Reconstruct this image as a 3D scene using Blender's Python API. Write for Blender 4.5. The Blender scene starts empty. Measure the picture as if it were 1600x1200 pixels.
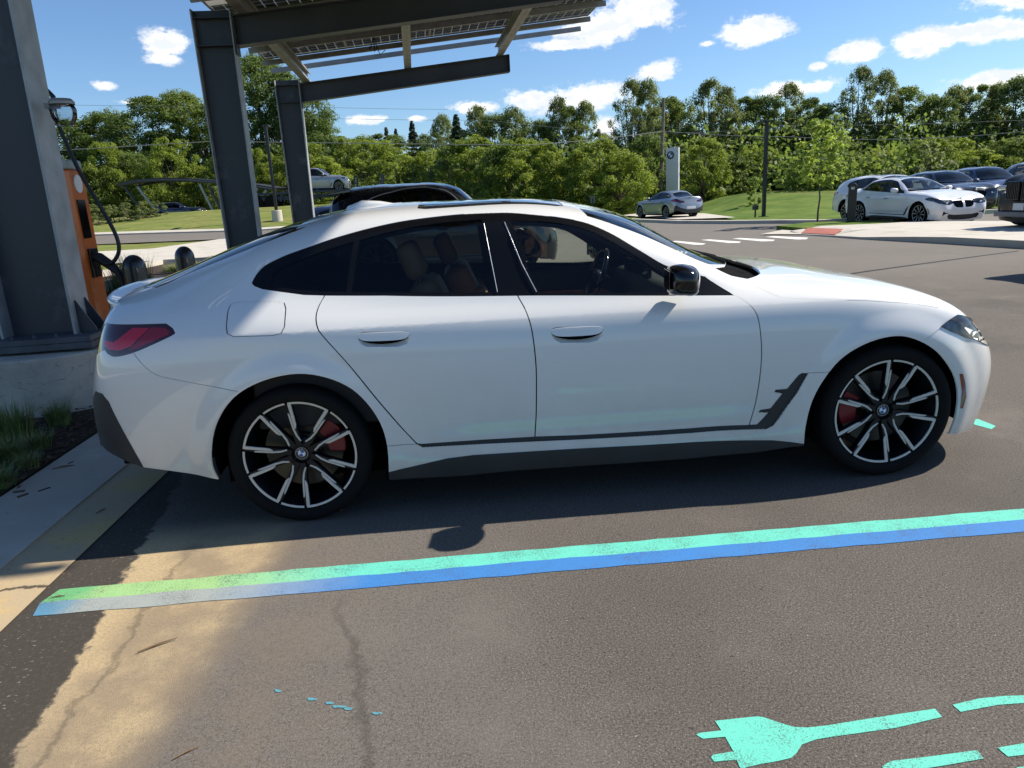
import bpy, bmesh, math, random
import numpy as np
from mathutils import Vector, Matrix, geometry
from mathutils.bvhtree import BVHTree
random.seed(7); np.random.seed(7)
R = math.radians
sc = bpy.context.scene
COL = sc.collection

# ------------------------------------------------------------------ camera
CX, CY, CZ, YAW, PITCH, ROLL, FPX = -2.0425, -4.1761, 1.4751, 0.0611, 0.257, -0.0543, 1132.8
def cam_basis():
    cy, sy, cp, sp = math.cos(YAW), math.sin(YAW), math.cos(PITCH), math.sin(PITCH)
    fw = Vector((sy*cp, cy*cp, -sp)); rt = Vector((cy, -sy, 0)); up = rt.cross(fw)
    return rt*math.cos(ROLL)+up*math.sin(ROLL), -rt*math.sin(ROLL)+up*math.cos(ROLL), fw
cR, cU, cF = cam_basis(); CAM = Vector((CX, CY, CZ))
cd = bpy.data.cameras.new('camera'); cd.sensor_width = 36; cd.lens = 36*FPX/1600; cd.clip_start = .05; cd.clip_end = 3000
co = bpy.data.objects.new('camera', cd); COL.objects.link(co); sc.camera = co
co.matrix_world = Matrix(((cR.x, cU.x, -cF.x, CX), (cR.y, cU.y, -cF.y, CY), (cR.z, cU.z, -cF.z, CZ), (0, 0, 0, 1)))
def ray(px, py): return cF+cR*((px-800)/FPX)-cU*((py-600)/FPX)
def gz(y): return -0.008*max(0, min(y, 90)-1)
def gnd(px, py, dz=0):
    d = ray(px, py); t = (dz-CAM.z)/d.z; q = CAM+d*t
    if t < 0 or q.y > 1:
        t = -(CAM.z-dz+.008*(CAM.y-1))/(d.z+.008*d.y); q = CAM+d*t
    return q
def aty(px, py, Y):
    d = ray(px, py); return CAM+d*((Y-CAM.y)/d.y)

# ------------------------------------------------------------------ sky, sun, exposure
SUN_EL, SUN_AZ = 43.5, 12.0
L = Vector((math.cos(R(SUN_EL))*math.cos(R(SUN_AZ)), math.cos(R(SUN_EL))*math.sin(R(SUN_AZ)), math.sin(R(SUN_EL))))
sd = bpy.data.lights.new('sun', 'SUN'); sd.energy = 5.0; sd.angle = R(.53); sd.color = (1, .93, .82)
so = bpy.data.objects.new('sun', sd); COL.objects.link(so); so.rotation_euler = L.to_track_quat('Z', 'Y').to_euler(); so.location = L*50
w = bpy.data.worlds.new('World'); sc.world = w; w.use_nodes = True
nt = w.node_tree; N = nt.nodes; N.clear()
def wn(t, **k):
    n = N.new(t)
    for a, b in k.items(): setattr(n, a, b)
    return n
sky = wn('ShaderNodeTexSky', sky_type='NISHITA', sun_disc=False, sun_elevation=R(SUN_EL), sun_rotation=R(90-SUN_AZ), altitude=250, air_density=1.0, dust_density=.35, ozone_density=2.2)
bg = wn('ShaderNodeBackground'); bg.inputs[1].default_value = .088
wo = wn('ShaderNodeOutputWorld'); tc = wn('ShaderNodeTexCoord')
sep = wn('ShaderNodeSeparateXYZ'); nt.links.new(tc.outputs['Generated'], sep.inputs[0])
def wm(op, a, b=None, c=None, clamp=False):
    n = wn('ShaderNodeMath', operation=op); n.use_clamp = clamp
    for i, v in enumerate((a, b, c)):
        if v is None: continue
        if isinstance(v, (int, float)): n.inputs[i].default_value = v
        else: nt.links.new(v, n.inputs[i])
    return n.outputs[0]
az = wm('ARCTAN2', sep.outputs[0], sep.outputs[1])          # 0 = +Y, grows towards +X
el = wm('ARCSINE', sep.outputs[2])
cmb = wn('ShaderNodeCombineXYZ'); nt.links.new(az, cmb.inputs[0]); nt.links.new(el, cmb.inputs[1])
# cumulus patches: direction of the centre and half sizes (radians)
def azel(px, py):
    d = ray(px, py).normalized(); return math.atan2(d.x, d.y), math.asin(d.z)
CLOUDS = [(262,66,38,20),(258,92,26,9),(165,134,17,7),(575,187,34,8),(652,185,16,5),(745,168,40,10),(830,156,50,16),(905,152,90,21),(935,42,80,24),(1000,18,60,30),(880,70,60,9),
          (1022,112,38,15),(1172,50,62,20),(1338,83,40,15),(1442,68,48,16),(1535,46,58,16),(1590,44,40,16),(1235,140,60,12),(1555,126,56,14),(1105,68,14,5),(1277,103,14,6),(950,200,22,18),
          (300,-70,110,30),(1250,-110,150,34),(1700,-30,120,30),(-160,60,110,26),(1850,110,110,20),(600,-260,170,40),(1900,-220,170,50),(-300,-150,180,50),(215,160,34,5),(1480,-330,200,50)]
m = None
for (px, py, a, b) in CLOUDS:
    A, E = azel(px, py)
    s = wn('ShaderNodeVectorMath', operation='SUBTRACT'); nt.links.new(cmb.outputs[0], s.inputs[0]); s.inputs[1].default_value = (A, E, 0)
    mu = wn('ShaderNodeVectorMath', operation='MULTIPLY'); nt.links.new(s.outputs[0], mu.inputs[0])
    sx = FPX*1.0; mu.inputs[1].default_value = (1/(a*.90/sx), 1/(b*.92/sx), 0)
    ln = wn('ShaderNodeVectorMath', operation='LENGTH'); nt.links.new(mu.outputs[0], ln.inputs[0])
    m = ln.outputs['Value'] if m is None else wm('MINIMUM', m, ln.outputs['Value'])
def wnoise(scale, detail, rough, vec=None, sc3=(1, 1, 1)):
    mp = wn('ShaderNodeMapping'); mp.inputs['Scale'].default_value = sc3
    nt.links.new(vec or tc.outputs['Generated'], mp.inputs[0])
    n = wn('ShaderNodeTexNoise'); n.inputs['Scale'].default_value = scale; n.inputs['Detail'].default_value = detail; n.inputs['Roughness'].default_value = rough
    nt.links.new(mp.outputs[0], n.inputs['Vector']); return n.outputs[0]
n1 = wnoise(22, 9, .62, cmb.outputs[0], (1, 1.7, 1)); n2 = wnoise(60, 5, .6, cmb.outputs[0], (1, 1.5, 1))
n3 = wnoise(170, 4, .65, cmb.outputs[0], (1, 1.4, 1))
dist = wm('ADD', wm('ADD', wm('ADD', m, wm('MULTIPLY', wm('SUBTRACT', n1, .5), 2.3)), wm('MULTIPLY', wm('SUBTRACT', n2, .5), 1.0)), wm('MULTIPLY', wm('SUBTRACT', n3, .5), .5))
den = wn('ShaderNodeMapRange', interpolation_type='SMOOTHERSTEP'); nt.links.new(dist, den.inputs[0]); den.inputs[1].default_value = 1.22; den.inputs[2].default_value = .50
def shifted(v):      # the same field sampled a little higher: billows are bright on top, grey beneath
    a = wn('ShaderNodeVectorMath', operation='ADD'); nt.links.new(cmb.outputs[0], a.inputs[0]); a.inputs[1].default_value = (.004, v, 0); return a.outputs[0]
n1u = wnoise(22, 9, .62, shifted(.011), (1, 1.7, 1)); n2u = wnoise(60, 5, .6, shifted(.006), (1, 1.5, 1))
lit = wm('ADD', wm('MULTIPLY', wm('SUBTRACT', n1u, n1), -3.2), wm('MULTIPLY', wm('SUBTRACT', n2u, n2), -1.6))
ramp = wn('ShaderNodeMapRange', interpolation_type='SMOOTHSTEP'); nt.links.new(wm('ADD', lit, wm('MULTIPLY', dist, .10)), ramp.inputs[0]); ramp.inputs[1].default_value = -.35; ramp.inputs[2].default_value = .45; ramp.inputs[3].default_value = 0; ramp.inputs[4].default_value = 1
cc = wn('ShaderNodeMixRGB'); nt.links.new(ramp.outputs[0], cc.inputs[0]); cc.inputs[1].default_value = (6.9, 7.3, 8.1, 1); cc.inputs[2].default_value = (9.6, 9.5, 9.3, 1)
tint = wn('ShaderNodeMixRGB', blend_type='MULTIPLY'); tint.inputs[0].default_value = 1; nt.links.new(sky.outputs[0], tint.inputs[1]); tint.inputs[2].default_value = (.74, .91, 1.10, 1)
mx = wn('ShaderNodeMixRGB'); nt.links.new(den.outputs[0], mx.inputs[0]); nt.links.new(tint.outputs[0], mx.inputs[1]); nt.links.new(cc.outputs[0], mx.inputs[2])
nt.links.new(mx.outputs[0], bg.inputs[0]); nt.links.new(bg.outputs[0], wo.inputs[0])
sc.view_settings.view_transform = 'Standard'; sc.view_settings.look = 'None'; sc.view_settings.gamma = 1; sc.view_settings.exposure = 0.58
sc.cycles.max_bounces = 8; sc.cycles.transparent_max_bounces = 24; sc.cycles.caustics_reflective = False; sc.cycles.caustics_refractive = False
try: sc.cycles.use_denoising = True
except Exception: pass

# ------------------------------------------------------------------ helpers
def tag(o, label=None, cat=None, group=None, kind=None):
    if label: o['label'] = label
    if cat: o['category'] = cat
    if group: o['group'] = group
    if kind: o['kind'] = kind
    return o
def empty(name, loc=(0, 0, 0), rz=0, label=None, cat=None, group=None):
    o = bpy.data.objects.new(name, None); COL.objects.link(o); o.location = loc; o.rotation_euler = (0, 0, rz); o.empty_display_size = .1
    return tag(o, label, cat, group)
def link(name, me, parent=None, mat=None, smooth=False):
    o = bpy.data.objects.new(name, me); COL.objects.link(o)
    if parent: o.parent = parent
    if mat is not None:
        for mm in (mat if isinstance(mat, (list, tuple)) else [mat]): me.materials.append(mm)
    if smooth: me.polygons.foreach_set('use_smooth', [True]*len(me.polygons))
    return o
def mesh(name, vs, fs, mat=None, parent=None, smooth=False):
    me = bpy.data.meshes.new(name); me.from_pydata([tuple(v) for v in vs], [], [tuple(f) for f in fs]); me.update()
    return link(name, me, parent, mat, smooth)
class MB:
    """collects shapes, then links them as one mesh object"""
    def __init__(s): s.v = []; s.f = []; s.mi = []
    def add(s, vs, fs, mi=0):
        n = len(s.v); s.v += [Vector(v) for v in vs]; s.f += [tuple(i+n for i in f) for f in fs]; s.mi += [mi]*len(fs); return s
    def box(s, c, d, rot=None, mi=0, taper=None):
        c = Vector(c); vs = []
        for z in (-.5, .5):
            for (x, y) in ((-.5, -.5), (.5, -.5), (.5, .5), (-.5, .5)):
                k = taper if (taper and z > 0) else 1
                v = Vector((x*d[0]*k, y*d[1]*k, z*d[2]))
                if rot: v = rot @ v
                vs.append(c+v)
        return s.add(vs, [(0, 3, 2, 1), (4, 5, 6, 7), (0, 1, 5, 4), (1, 2, 6, 5), (2, 3, 7, 6), (3, 0, 4, 7)], mi)
    def bar(s, a, b, wd, ht, up=Vector((0, 0, 1)), mi=0):
        a = Vector(a); b = Vector(b); d = (b-a).normalized(); sd_ = d.cross(up)
        if sd_.length < 1e-4: sd_ = d.cross(Vector((0, 1, 0)))
        sd_.normalize(); u = sd_.cross(d)
        vs = [p+sd_*(x*wd/2)+u*(z*ht/2) for p in (a, b) for (x, z) in ((-1, -1), (1, -1), (1, 1), (-1, 1))]
        return s.add(vs, [(0, 1, 2, 3), (7, 6, 5, 4), (0, 4, 5, 1), (1, 5, 6, 2), (2, 6, 7, 3), (3, 7, 4, 0)], mi)
    def tube(s, pts, r, n=10, mi=0, cap=True):
        pts = [Vector(p) for p in pts]; vs = []; fs = []; m_ = len(pts)
        rr = r if isinstance(r, (list, tuple)) else [r]*m_
        prev = None
        for i, p in enumerate(pts):
            d = (pts[min(i+1, m_-1)]-pts[max(i-1, 0)]).normalized()
            a = prev if prev is not None else (Vector((0, 0, 1)) if abs(d.z) < .9 else Vector((1, 0, 0)))
            u = (a-d*a.dot(d)).normalized(); prev = u; v = d.cross(u)
            vs += [p+u*(math.cos(2*math.pi*k/n)*rr[i])+v*(math.sin(2*math.pi*k/n)*rr[i]) for k in range(n)]
        for i in range(m_-1):
            for k in range(n): fs.append((i*n+k, i*n+(k+1) % n, (i+1)*n+(k+1) % n, (i+1)*n+k))
        if cap: fs.append(tuple(range(n))[::-1]); fs.append(tuple((m_-1)*n+k for k in range(n)))
        return s.add(vs, fs, mi)
    def lathe(s, prof, c=(0, 0, 0), axis='z', n=32, mi=0, ang=2*math.pi, a0=0):
        c = Vector(c); vs = []; fs = []; full = abs(ang-2*math.pi) < 1e-6; cols = n if full else n+1
        for k in range(cols):
            a = a0+ang*k/n
            for (r, h) in prof:
                p = {'z': (r*math.cos(a), r*math.sin(a), h), 'y': (r*math.cos(a), h, r*math.sin(a)), 'x': (h, r*math.cos(a), r*math.sin(a))}[axis]
                vs.append(c+Vector(p))
        m_ = len(prof)
        for k in range(n):
            k2 = (k+1) % cols
            for i in range(m_-1): fs.append((k*m_+i, k2*m_+i, k2*m_+i+1, k*m_+i+1))
        return s.add(vs, fs, mi)
    def prism(s, poly, h0, h1, plane='xy', mi=0, M=None):
        n = len(poly)
        def P(a, b, h): return {'xy': (a, b, h), 'xz': (a, h, b), 'yz': (h, a, b)}[plane]
        vs = [Vector(P(a, b, h)) for h in (h0, h1) for (a, b) in poly]
        if M is not None: vs = [M @ v for v in vs]
        fs = [(i, (i+1) % n, n+(i+1) % n, n+i) for i in range(n)]
        tr = geometry.tessellate_polygon([[Vector((a, b, 0)) for a, b in poly]])
        for t in tr: fs.append(tuple(t)); fs.append(tuple(n+i for i in t)[::-1])
        return s.add(vs, fs, mi)
    def build(s, name, mat=None, parent=None, smooth=False, bevel=0, auto=True, weld=False):
        me = bpy.data.meshes.new(name); me.from_pydata([tuple(v) for v in s.v], [], s.f); me.update()
        bm = bmesh.new(); bm.from_mesh(me)
        for f, mi in zip(bm.faces, s.mi): f.material_index = mi
        if weld: bmesh.ops.remove_doubles(bm, verts=bm.verts, dist=1e-5)
        bmesh.ops.recalc_face_normals(bm, faces=bm.faces)
        bm.to_mesh(me); bm.free()
        o = link(name, me, parent, mat, smooth)
        if bevel:
            md = o.modifiers.new('bevel', 'BEVEL'); md.width = bevel; md.segments = 2; md.limit_method = 'ANGLE'; md.angle_limit = R(35)
        if smooth and auto: sharp(me, 38)
        return o
def sharp(me, deg):
    bm = bmesh.new(); bm.from_mesh(me)
    for e in bm.edges:
        if len(e.link_faces) == 2 and e.calc_face_angle(0) > R(deg): e.smooth = False
    bm.to_mesh(me); bm.free()

def nodes(m_):
    m_.use_nodes = True; t = m_.node_tree; return t, t.nodes, t.links
MATS = {}
def mat(name, col, rough=.5, metal=0, var=0, vscale=8, bump=0, bscale=60, coat=0, spec=.5, coords='Object', emit=0):
    if name in MATS: return MATS[name]
    m_ = bpy.data.materials.new(name); t, n, l = nodes(m_); p = n['Principled BSDF']
    p.inputs['Base Color'].default_value = (*col, 1); p.inputs['Roughness'].default_value = rough; p.inputs['Metallic'].default_value = metal
    p.inputs['Specular IOR Level'].default_value = spec
    if coat: p.inputs['Coat Weight'].default_value = coat; p.inputs['Coat Roughness'].default_value = .03
    if emit: p.inputs['Emission Color'].default_value = (*col, 1); p.inputs['Emission Strength'].default_value = emit
    if var or bump:
        c = n.new('ShaderNodeTexCoord')
        if var:
            z = n.new('ShaderNodeTexNoise'); z.inputs['Scale'].default_value = vscale; z.inputs['Detail'].default_value = 6; l.new(c.outputs[coords], z.inputs['Vector'])
            x = n.new('ShaderNodeMapRange'); l.new(z.outputs[0], x.inputs[0]); x.inputs[1].default_value = .3; x.inputs[2].default_value = .7; x.inputs[3].default_value = 1-var; x.inputs[4].default_value = 1+var
            v = n.new('ShaderNodeVectorMath'); v.operation = 'SCALE'; v.inputs[0].default_value = col; l.new(x.outputs[0], v.inputs['Scale']); l.new(v.outputs[0], p.inputs['Base Color'])
            y = n.new('ShaderNodeMapRange'); l.new(z.outputs[0], y.inputs[0]); y.inputs[3].default_value = max(0, rough-.1); y.inputs[4].default_value = min(1, rough+.12); l.new(y.outputs[0], p.inputs['Roughness'])
        if bump:
            z = n.new('ShaderNodeTexNoise'); z.inputs['Scale'].default_value = bscale; z.inputs['Detail'].default_value = 4; l.new(c.outputs[coords], z.inputs['Vector'])
            b = n.new('ShaderNodeBump'); b.inputs['Strength'].default_value = bump; b.inputs['Distance'].default_value = .01; l.new(z.outputs[0], b.inputs['Height']); l.new(b.outputs[0], p.inputs['Normal'])
    MATS[name] = m_; return m_
def glass(name, col, refl=1.0):
    if name in MATS: return MATS[name]
    m_ = bpy.data.materials.new(name); t, n, l = nodes(m_); n.remove(n['Principled BSDF'])
    o = n['Material Output']; tr = n.new('ShaderNodeBsdfTransparent'); tr.inputs[0].default_value = (*col, 1)
    g = n.new('ShaderNodeBsdfGlossy'); g.inputs['Roughness'].default_value = .01; g.inputs[0].default_value = (refl, refl, refl, 1)
    f = n.new('ShaderNodeFresnel'); f.inputs[0].default_value = 1.5; mx_ = n.new('ShaderNodeMixShader')
    l.new(f.outputs[0], mx_.inputs[0]); l.new(tr.outputs[0], mx_.inputs[1]); l.new(g.outputs[0], mx_.inputs[2]); l.new(mx_.outputs[0], o.inputs[0])
    MATS[name] = m_; return m_
def paint(name, col, metal=0, rough=.32, dust=0.0, coat=1):
    """car paint: clear coat over a base, a little road dust low on the body"""
    if name in MATS: return MATS[name]
    m_ = bpy.data.materials.new(name); t, n, l = nodes(m_); p = n['Principled BSDF']
    p.inputs['Metallic'].default_value = metal; p.inputs['Roughness'].default_value = rough; p.inputs['Coat Weight'].default_value = coat; p.inputs['Coat Roughness'].default_value = .02
    c = n.new('ShaderNodeTexCoord'); z = n.new('ShaderNodeTexNoise'); z.inputs['Scale'].default_value = 3.5; z.inputs['Detail'].default_value = 8; z.inputs['Roughness'].default_value = .65; l.new(c.outputs['Object'], z.inputs[0])
    s_ = n.new('ShaderNodeSeparateXYZ'); l.new(c.outputs['Object'], s_.inputs[0])
    h = n.new('ShaderNodeMapRange'); l.new(s_.outputs[2], h.inputs[0]); h.inputs[1].default_value = .75; h.inputs[2].default_value = .15; h.inputs[3].default_value = 0; h.inputs[4].default_value = dust
    mu = n.new('ShaderNodeMath'); mu.operation = 'MULTIPLY'; l.new(h.outputs[0], mu.inputs[0]); l.new(z.outputs[0], mu.inputs[1])
    sp = n.new('ShaderNodeTexNoise'); sp.inputs['Scale'].default_value = 130; l.new(c.outputs['Object'], sp.inputs[0])
    sr = n.new('ShaderNodeMapRange'); l.new(sp.outputs[0], sr.inputs[0]); sr.inputs[1].default_value = .70; sr.inputs[2].default_value = .76; sr.inputs[4].default_value = .5
    m2 = n.new('ShaderNodeMath'); m2.operation = 'MULTIPLY'; l.new(sr.outputs[0], m2.inputs[0]); l.new(h.outputs[0], m2.inputs[1])
    ad = n.new('ShaderNodeMath'); ad.operation = 'ADD'; ad.use_clamp = True; l.new(mu.outputs[0], ad.inputs[0]); l.new(m2.outputs[0], ad.inputs[1])
    x = n.new('ShaderNodeMixRGB'); l.new(ad.outputs[0], x.inputs[0]); x.inputs[1].default_value = (*col, 1); x.inputs[2].default_value = (.30, .25, .19, 1); l.new(x.outputs[0], p.inputs['Base Color'])
    MATS[name] = m_; return m_
# ------------------------------------------------------------------ the car body: one smooth surface over (s, t), cut along the panel lines
# rows 0..10 run from the underside over the rocker, door, shoulder, belt line, glass and roof rail to the centre line
ST = [
 ([.72,.79,.825,.845,.845,.82,.77,.755,.74,.725,.71], [0]*11, [.03,.15,.30,.47,.60,.67,.715,.725,.735,.745,.755]),
 ([.70,.77,.805,.825,.825,.80,.75,.72,.68,.63,.58], [.36,.36,.36,.36,.36,.36,.35,.31,.24,.13,0], [.03,.15,.30,.47,.60,.67,.715,.745,.77,.79,.80]),
 ([.64,.70,.735,.755,.755,.73,.68,.62,.55,.47,.40], [.60,.62,.63,.635,.63,.62,.60,.53,.42,.24,0], [.03,.15,.30,.47,.60,.68,.735,.78,.82,.845,.855]),
 ([.50,.55,.58,.60,.60,.575,.52,.45,.37,.28,.22], [.75,.78,.80,.81,.80,.785,.745,.66,.51,.29,0], [.03,.15,.30,.47,.61,.71,.785,.84,.875,.90,.91]),
 ([.34,.36,.38,.39,.39,.37,.33,.25,.17,.09,.04], [.84,.87,.885,.895,.89,.87,.815,.72,.56,.31,0], [.03,.15,.32,.50,.66,.775,.845,.89,.925,.945,.955]),
 ([.12]*5+[.11,.08,.03,-.03,-.08,-.12], [.86,.905,.915,.925,.92,.895,.83,.73,.58,.32,0], [.03,.16,.34,.54,.72,.84,.905,.94,.97,.985,.99]),
 ([-.2]*6+[-.22,-.25,-.28,-.30,-.32], [.86,.905,.912,.922,.918,.89,.825,.735,.59,.33,0], [.03,.17,.37,.60,.78,.895,.95,.98,1.005,1.02,1.025]),
 ([-.5]*6+[-.51,-.52,-.53,-.53,-.53], [.86,.905,.91,.92,.915,.885,.815,.745,.62,.36,0], [.03,.18,.40,.63,.81,.91,.965,.995,1.025,1.045,1.05]),
 ([-.78]*7+[-.80,-.82,-.80,-.80], [.86,.905,.908,.918,.912,.88,.81,.765,.70,.42,0], [.03,.19,.42,.65,.82,.915,.975,1.03,1.085,1.13,1.15]),
 ([-1.15]*9+[-1.12,-1.10], [.86,.905,.908,.918,.912,.878,.808,.745,.645,.40,0], [.03,.19,.42,.65,.825,.925,.985,1.11,1.245,1.30,1.325]),
 ([-1.55]*11, [.86,.905,.908,.918,.912,.875,.805,.71,.595,.37,0], [.03,.19,.42,.655,.83,.93,.995,1.20,1.375,1.425,1.437]),
 ([-2.05]*11, [.86,.905,.908,.92,.915,.877,.805,.695,.575,.36,0], [.03,.19,.42,.66,.835,.94,1.01,1.22,1.405,1.445,1.457]),
 ([-2.5]*11, [.86,.905,.912,.925,.925,.885,.80,.69,.565,.35,0], [.03,.19,.42,.66,.845,.955,1.035,1.22,1.375,1.42,1.435]),
 ([-2.9]*11, [.86,.905,.918,.935,.935,.895,.79,.675,.55,.34,0], [.03,.19,.42,.665,.855,.975,1.07,1.205,1.31,1.355,1.37]),
 ([-3.2]*11, [.86,.90,.915,.93,.93,.885,.77,.655,.53,.33,0], [.03,.19,.42,.665,.86,.985,1.08,1.165,1.235,1.275,1.29]),
 ([-3.5]*11, [.84,.875,.90,.915,.91,.86,.745,.64,.52,.32,0], [.03,.18,.40,.66,.86,.985,1.065,1.11,1.15,1.18,1.19]),
 ([-3.70,-3.72,-3.72,-3.72,-3.72,-3.71,-3.70,-3.70,-3.70,-3.70,-3.70], [.77,.81,.835,.85,.845,.79,.69,.60,.49,.30,0], [.03,.17,.38,.64,.86,.985,1.05,1.08,1.10,1.115,1.12]),
 ([-3.78,-3.84,-3.855,-3.855,-3.84,-3.83,-3.81,-3.80,-3.80,-3.80,-3.80], [.62,.66,.68,.69,.68,.64,.57,.50,.40,.24,0], [.03,.17,.38,.63,.85,.985,1.045,1.06,1.075,1.085,1.09]),
 ([-3.86,-3.915,-3.925,-3.92,-3.90,-3.875,-3.86,-3.855,-3.85,-3.845,-3.84], [.36,.38,.39,.40,.39,.37,.33,.28,.22,.13,0], [.03,.17,.38,.62,.84,.98,1.045,1.055,1.065,1.075,1.08]),
 ([-3.875,-3.93,-3.94,-3.935,-3.915,-3.885,-3.875,-3.87,-3.868,-3.866,-3.865], [0]*11, [.03,.17,.38,.62,.84,.98,1.05,1.06,1.07,1.075,1.08]),
]
NET = np.array([[[a, b, c] for a, b, c in zip(*st)] for st in ST])      # stations x rows x 3
NOSE = np.array([-.03,-.045,-.055,-.05,-.085,-.125,-.13,-.12,-.10,-.08,-.06])
for i_, w_ in ((0, 1), (1, 1), (2, .9), (3, .42)): NET[i_, :, 0] += NOSE*w_
for i_, w_ in ((0, .02), (1, .022), (2, .03), (3, .018)): NET[i_, 5:, 2] -= w_
TAIL = np.array([-.01,-.01,0,.0,.055,.085,.08,.06,.05,.04,.04])
for i_, w_ in ((19, 1), (18, 1), (17, 1), (16, .45)): NET[i_, :, 0] += TAIL*w_
for i_, w_ in ((12, .016), (13, .022), (14, .012)): NET[i_, 7:, 2] += w_
for i_, w_ in ((7, .006), (6, .004)): NET[i_, 7:, 2] -= w_
dd = np.linalg.norm(np.diff(NET[:, 3, :], axis=0), axis=1); US = np.concatenate([[0], np.cumsum(dd)]); SMAX = US[-1]; TS = .28
def spline_coef(x, y):
    n = len(x); h = np.diff(x); A = np.zeros((n, n)); r = np.zeros((n,)+y.shape[1:]); A[0, 0] = A[-1, -1] = 1
    for i in range(1, n-1):
        A[i, i-1] = h[i-1]; A[i, i] = 2*(h[i-1]+h[i]); A[i, i+1] = h[i]
        r[i] = 6*((y[i+1]-y[i])/h[i]-(y[i]-y[i-1])/h[i-1])
    return np.linalg.solve(A, r.reshape(n, -1)).reshape(y.shape)
# at the centre line the plan outline must leave square to the axis: pad with mirrored stations
mir = NET[1:3][::-1].copy(); mir[:, :, 1] *= -1; mir2 = NET[-3:-1][::-1].copy(); mir2[:, :, 1] *= -1
NETP = np.concatenate([mir, NET, mir2]); UP = np.concatenate([-US[1:3][::-1], US, 2*SMAX-US[-3:-1][::-1]])
M2 = spline_coef(UP, NETP)
def rows_at(s):
    i = np.clip(np.searchsorted(UP, s)-1, 0, len(UP)-2); h = (UP[i+1]-UP[i])[:, None, None]; a = (UP[i+1]-s)[:, None, None]/h; b = 1-a
    return a*NETP[i]+b*NETP[i+1]+((a**3-a)*M2[i]+(b**3-b)*M2[i+1])*h*h/6
KN = np.array([0, 0, 0]+list(range(9))+[8, 8, 8], float)
def bsp(t):
    t = np.clip(t, 0, 7.99999); n = 11; B = np.zeros((len(t), len(KN)-1))
    for j in range(len(KN)-1): B[:, j] = (t >= KN[j]) & (t < KN[j+1])
    for d in (1, 2, 3):
        C_ = np.zeros((len(t), len(KN)-1-d))
        for j in range(len(KN)-1-d):
            if KN[j+d] > KN[j]: C_[:, j] += (t-KN[j])/(KN[j+d]-KN[j])*B[:, j]
            if KN[j+d+1] > KN[j+1]: C_[:, j] += (KN[j+d+1]-t)/(KN[j+d+1]-KN[j+1])*B[:, j+1]
        B = C_
    return B
WB = 2.856; WZ = .335
def surf(st):
    """(N,2) metric (s,t) -> (N,3) on the left half (y>0)"""
    st = np.asarray(st, float).reshape(-1, 2); P = (rows_at(np.clip(st[:, 0], 0, SMAX))*bsp(st[:, 1]/TS)[:, :, None]).sum(1)
    for cx in (0, -WB):       # slight flare round the wheel arches
        d = np.hypot(P[:, 0]-cx, P[:, 2]-WZ); f = np.clip(1-np.abs(d-.40)/.11, 0, 1); f = f*f*(3-2*f)
        P[:, 1] += .016*f*np.clip((P[:, 1]-.5)/.3, 0, 1)
    k = np.clip(1-np.abs(P[:, 2]-(.918-.008*(P[:, 0]+2)))/.075, 0, 1)   # shoulder crease, sharpest over the rear door
    side = np.clip((P[:, 0]+3.75)/.6, 0, 1)*np.interp(P[:, 0], [-2.3, -1.5, -.8, .1, .5], [1, .45, .4, .5, 0])
    P[:, 1] += .0085*k**1.5*side
    lo = np.clip(1-np.abs(P[:, 2]-.36)/.10, 0, 1); P[:, 1] -= .012*lo*lo*(3-2*lo)*np.clip((P[:, 0]+2.4)/.4, 0, 1)*np.clip((-.45-P[:, 0])/.4, 0, 1)
    return P
gs = np.linspace(0, SMAX, 260); gt = np.linspace(0, 8*TS-1e-6, 110)
GG = np.array([(a, b) for a in gs for b in gt]); GP = surf(GG); GP[:, 1] *= -1
gf = [(i*110+j, i*110+j+1, (i+1)*110+j+1, (i+1)*110+j) for i in range(259) for j in range(109)]
tri = []
for q in gf: tri += [(q[0], q[1], q[2]), (q[0], q[2], q[3])]
BV = BVHTree.FromPolygons([Vector(v) for v in GP], tri)
def hit(o, d):
    loc, nrm, idx, ds = BV.ray_cast(Vector(o), Vector(d).normalized())
    if loc is None: return None
    a, b, c = (Vector(GP[i]) for i in tri[idx]); A, B, C_ = (Vector((*GG[i], 0)) for i in tri[idx])
    q = geometry.barycentric_transform(loc, a, b, c, A, B, C_); return (q.x, q.y)
def px(l):
    out = []
    for p in l:
        h = hit(CAM, ray(*p))
        if h is None:
            print('MISS', p); continue
        out.append(h)
    return out
def top(l): return [h for h in (hit((x, -max(y, 1e-4), 4), (0, 0, -1)) for x, y in l) if h]
def frt(l): return [h for h in (hit((4, -max(y, 1e-4), z), (-1, 0, 0)) for y, z in l) if h]
def rea(l): return [h for h in (hit((-9, -max(y, 1e-4), z), (1, 0, 0)) for y, z in l) if h]
def dens(l, closed=True, d=.02, smooth=0):
    l = [np.array(p, float) for p in l]
    for _ in range(smooth):       # corner rounding
        o = []; n = len(l)
        for i in range(n if closed else n-1):
            a, b = l[i], l[(i+1) % n]; o += [a*.75+b*.25, a*.25+b*.75]
        if not closed: o = [l[0]]+o+[l[-1]]
        l = o
    out = []; n = len(l)
    for i in range(n if closed else n-1):
        a, b = l[i], l[(i+1) % n]; k = max(1, int(np.linalg.norm(b-a)/d))
        out += [a+(b-a)*j/k for j in range(k)]
    if not closed: out.append(l[-1])
    return out

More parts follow.
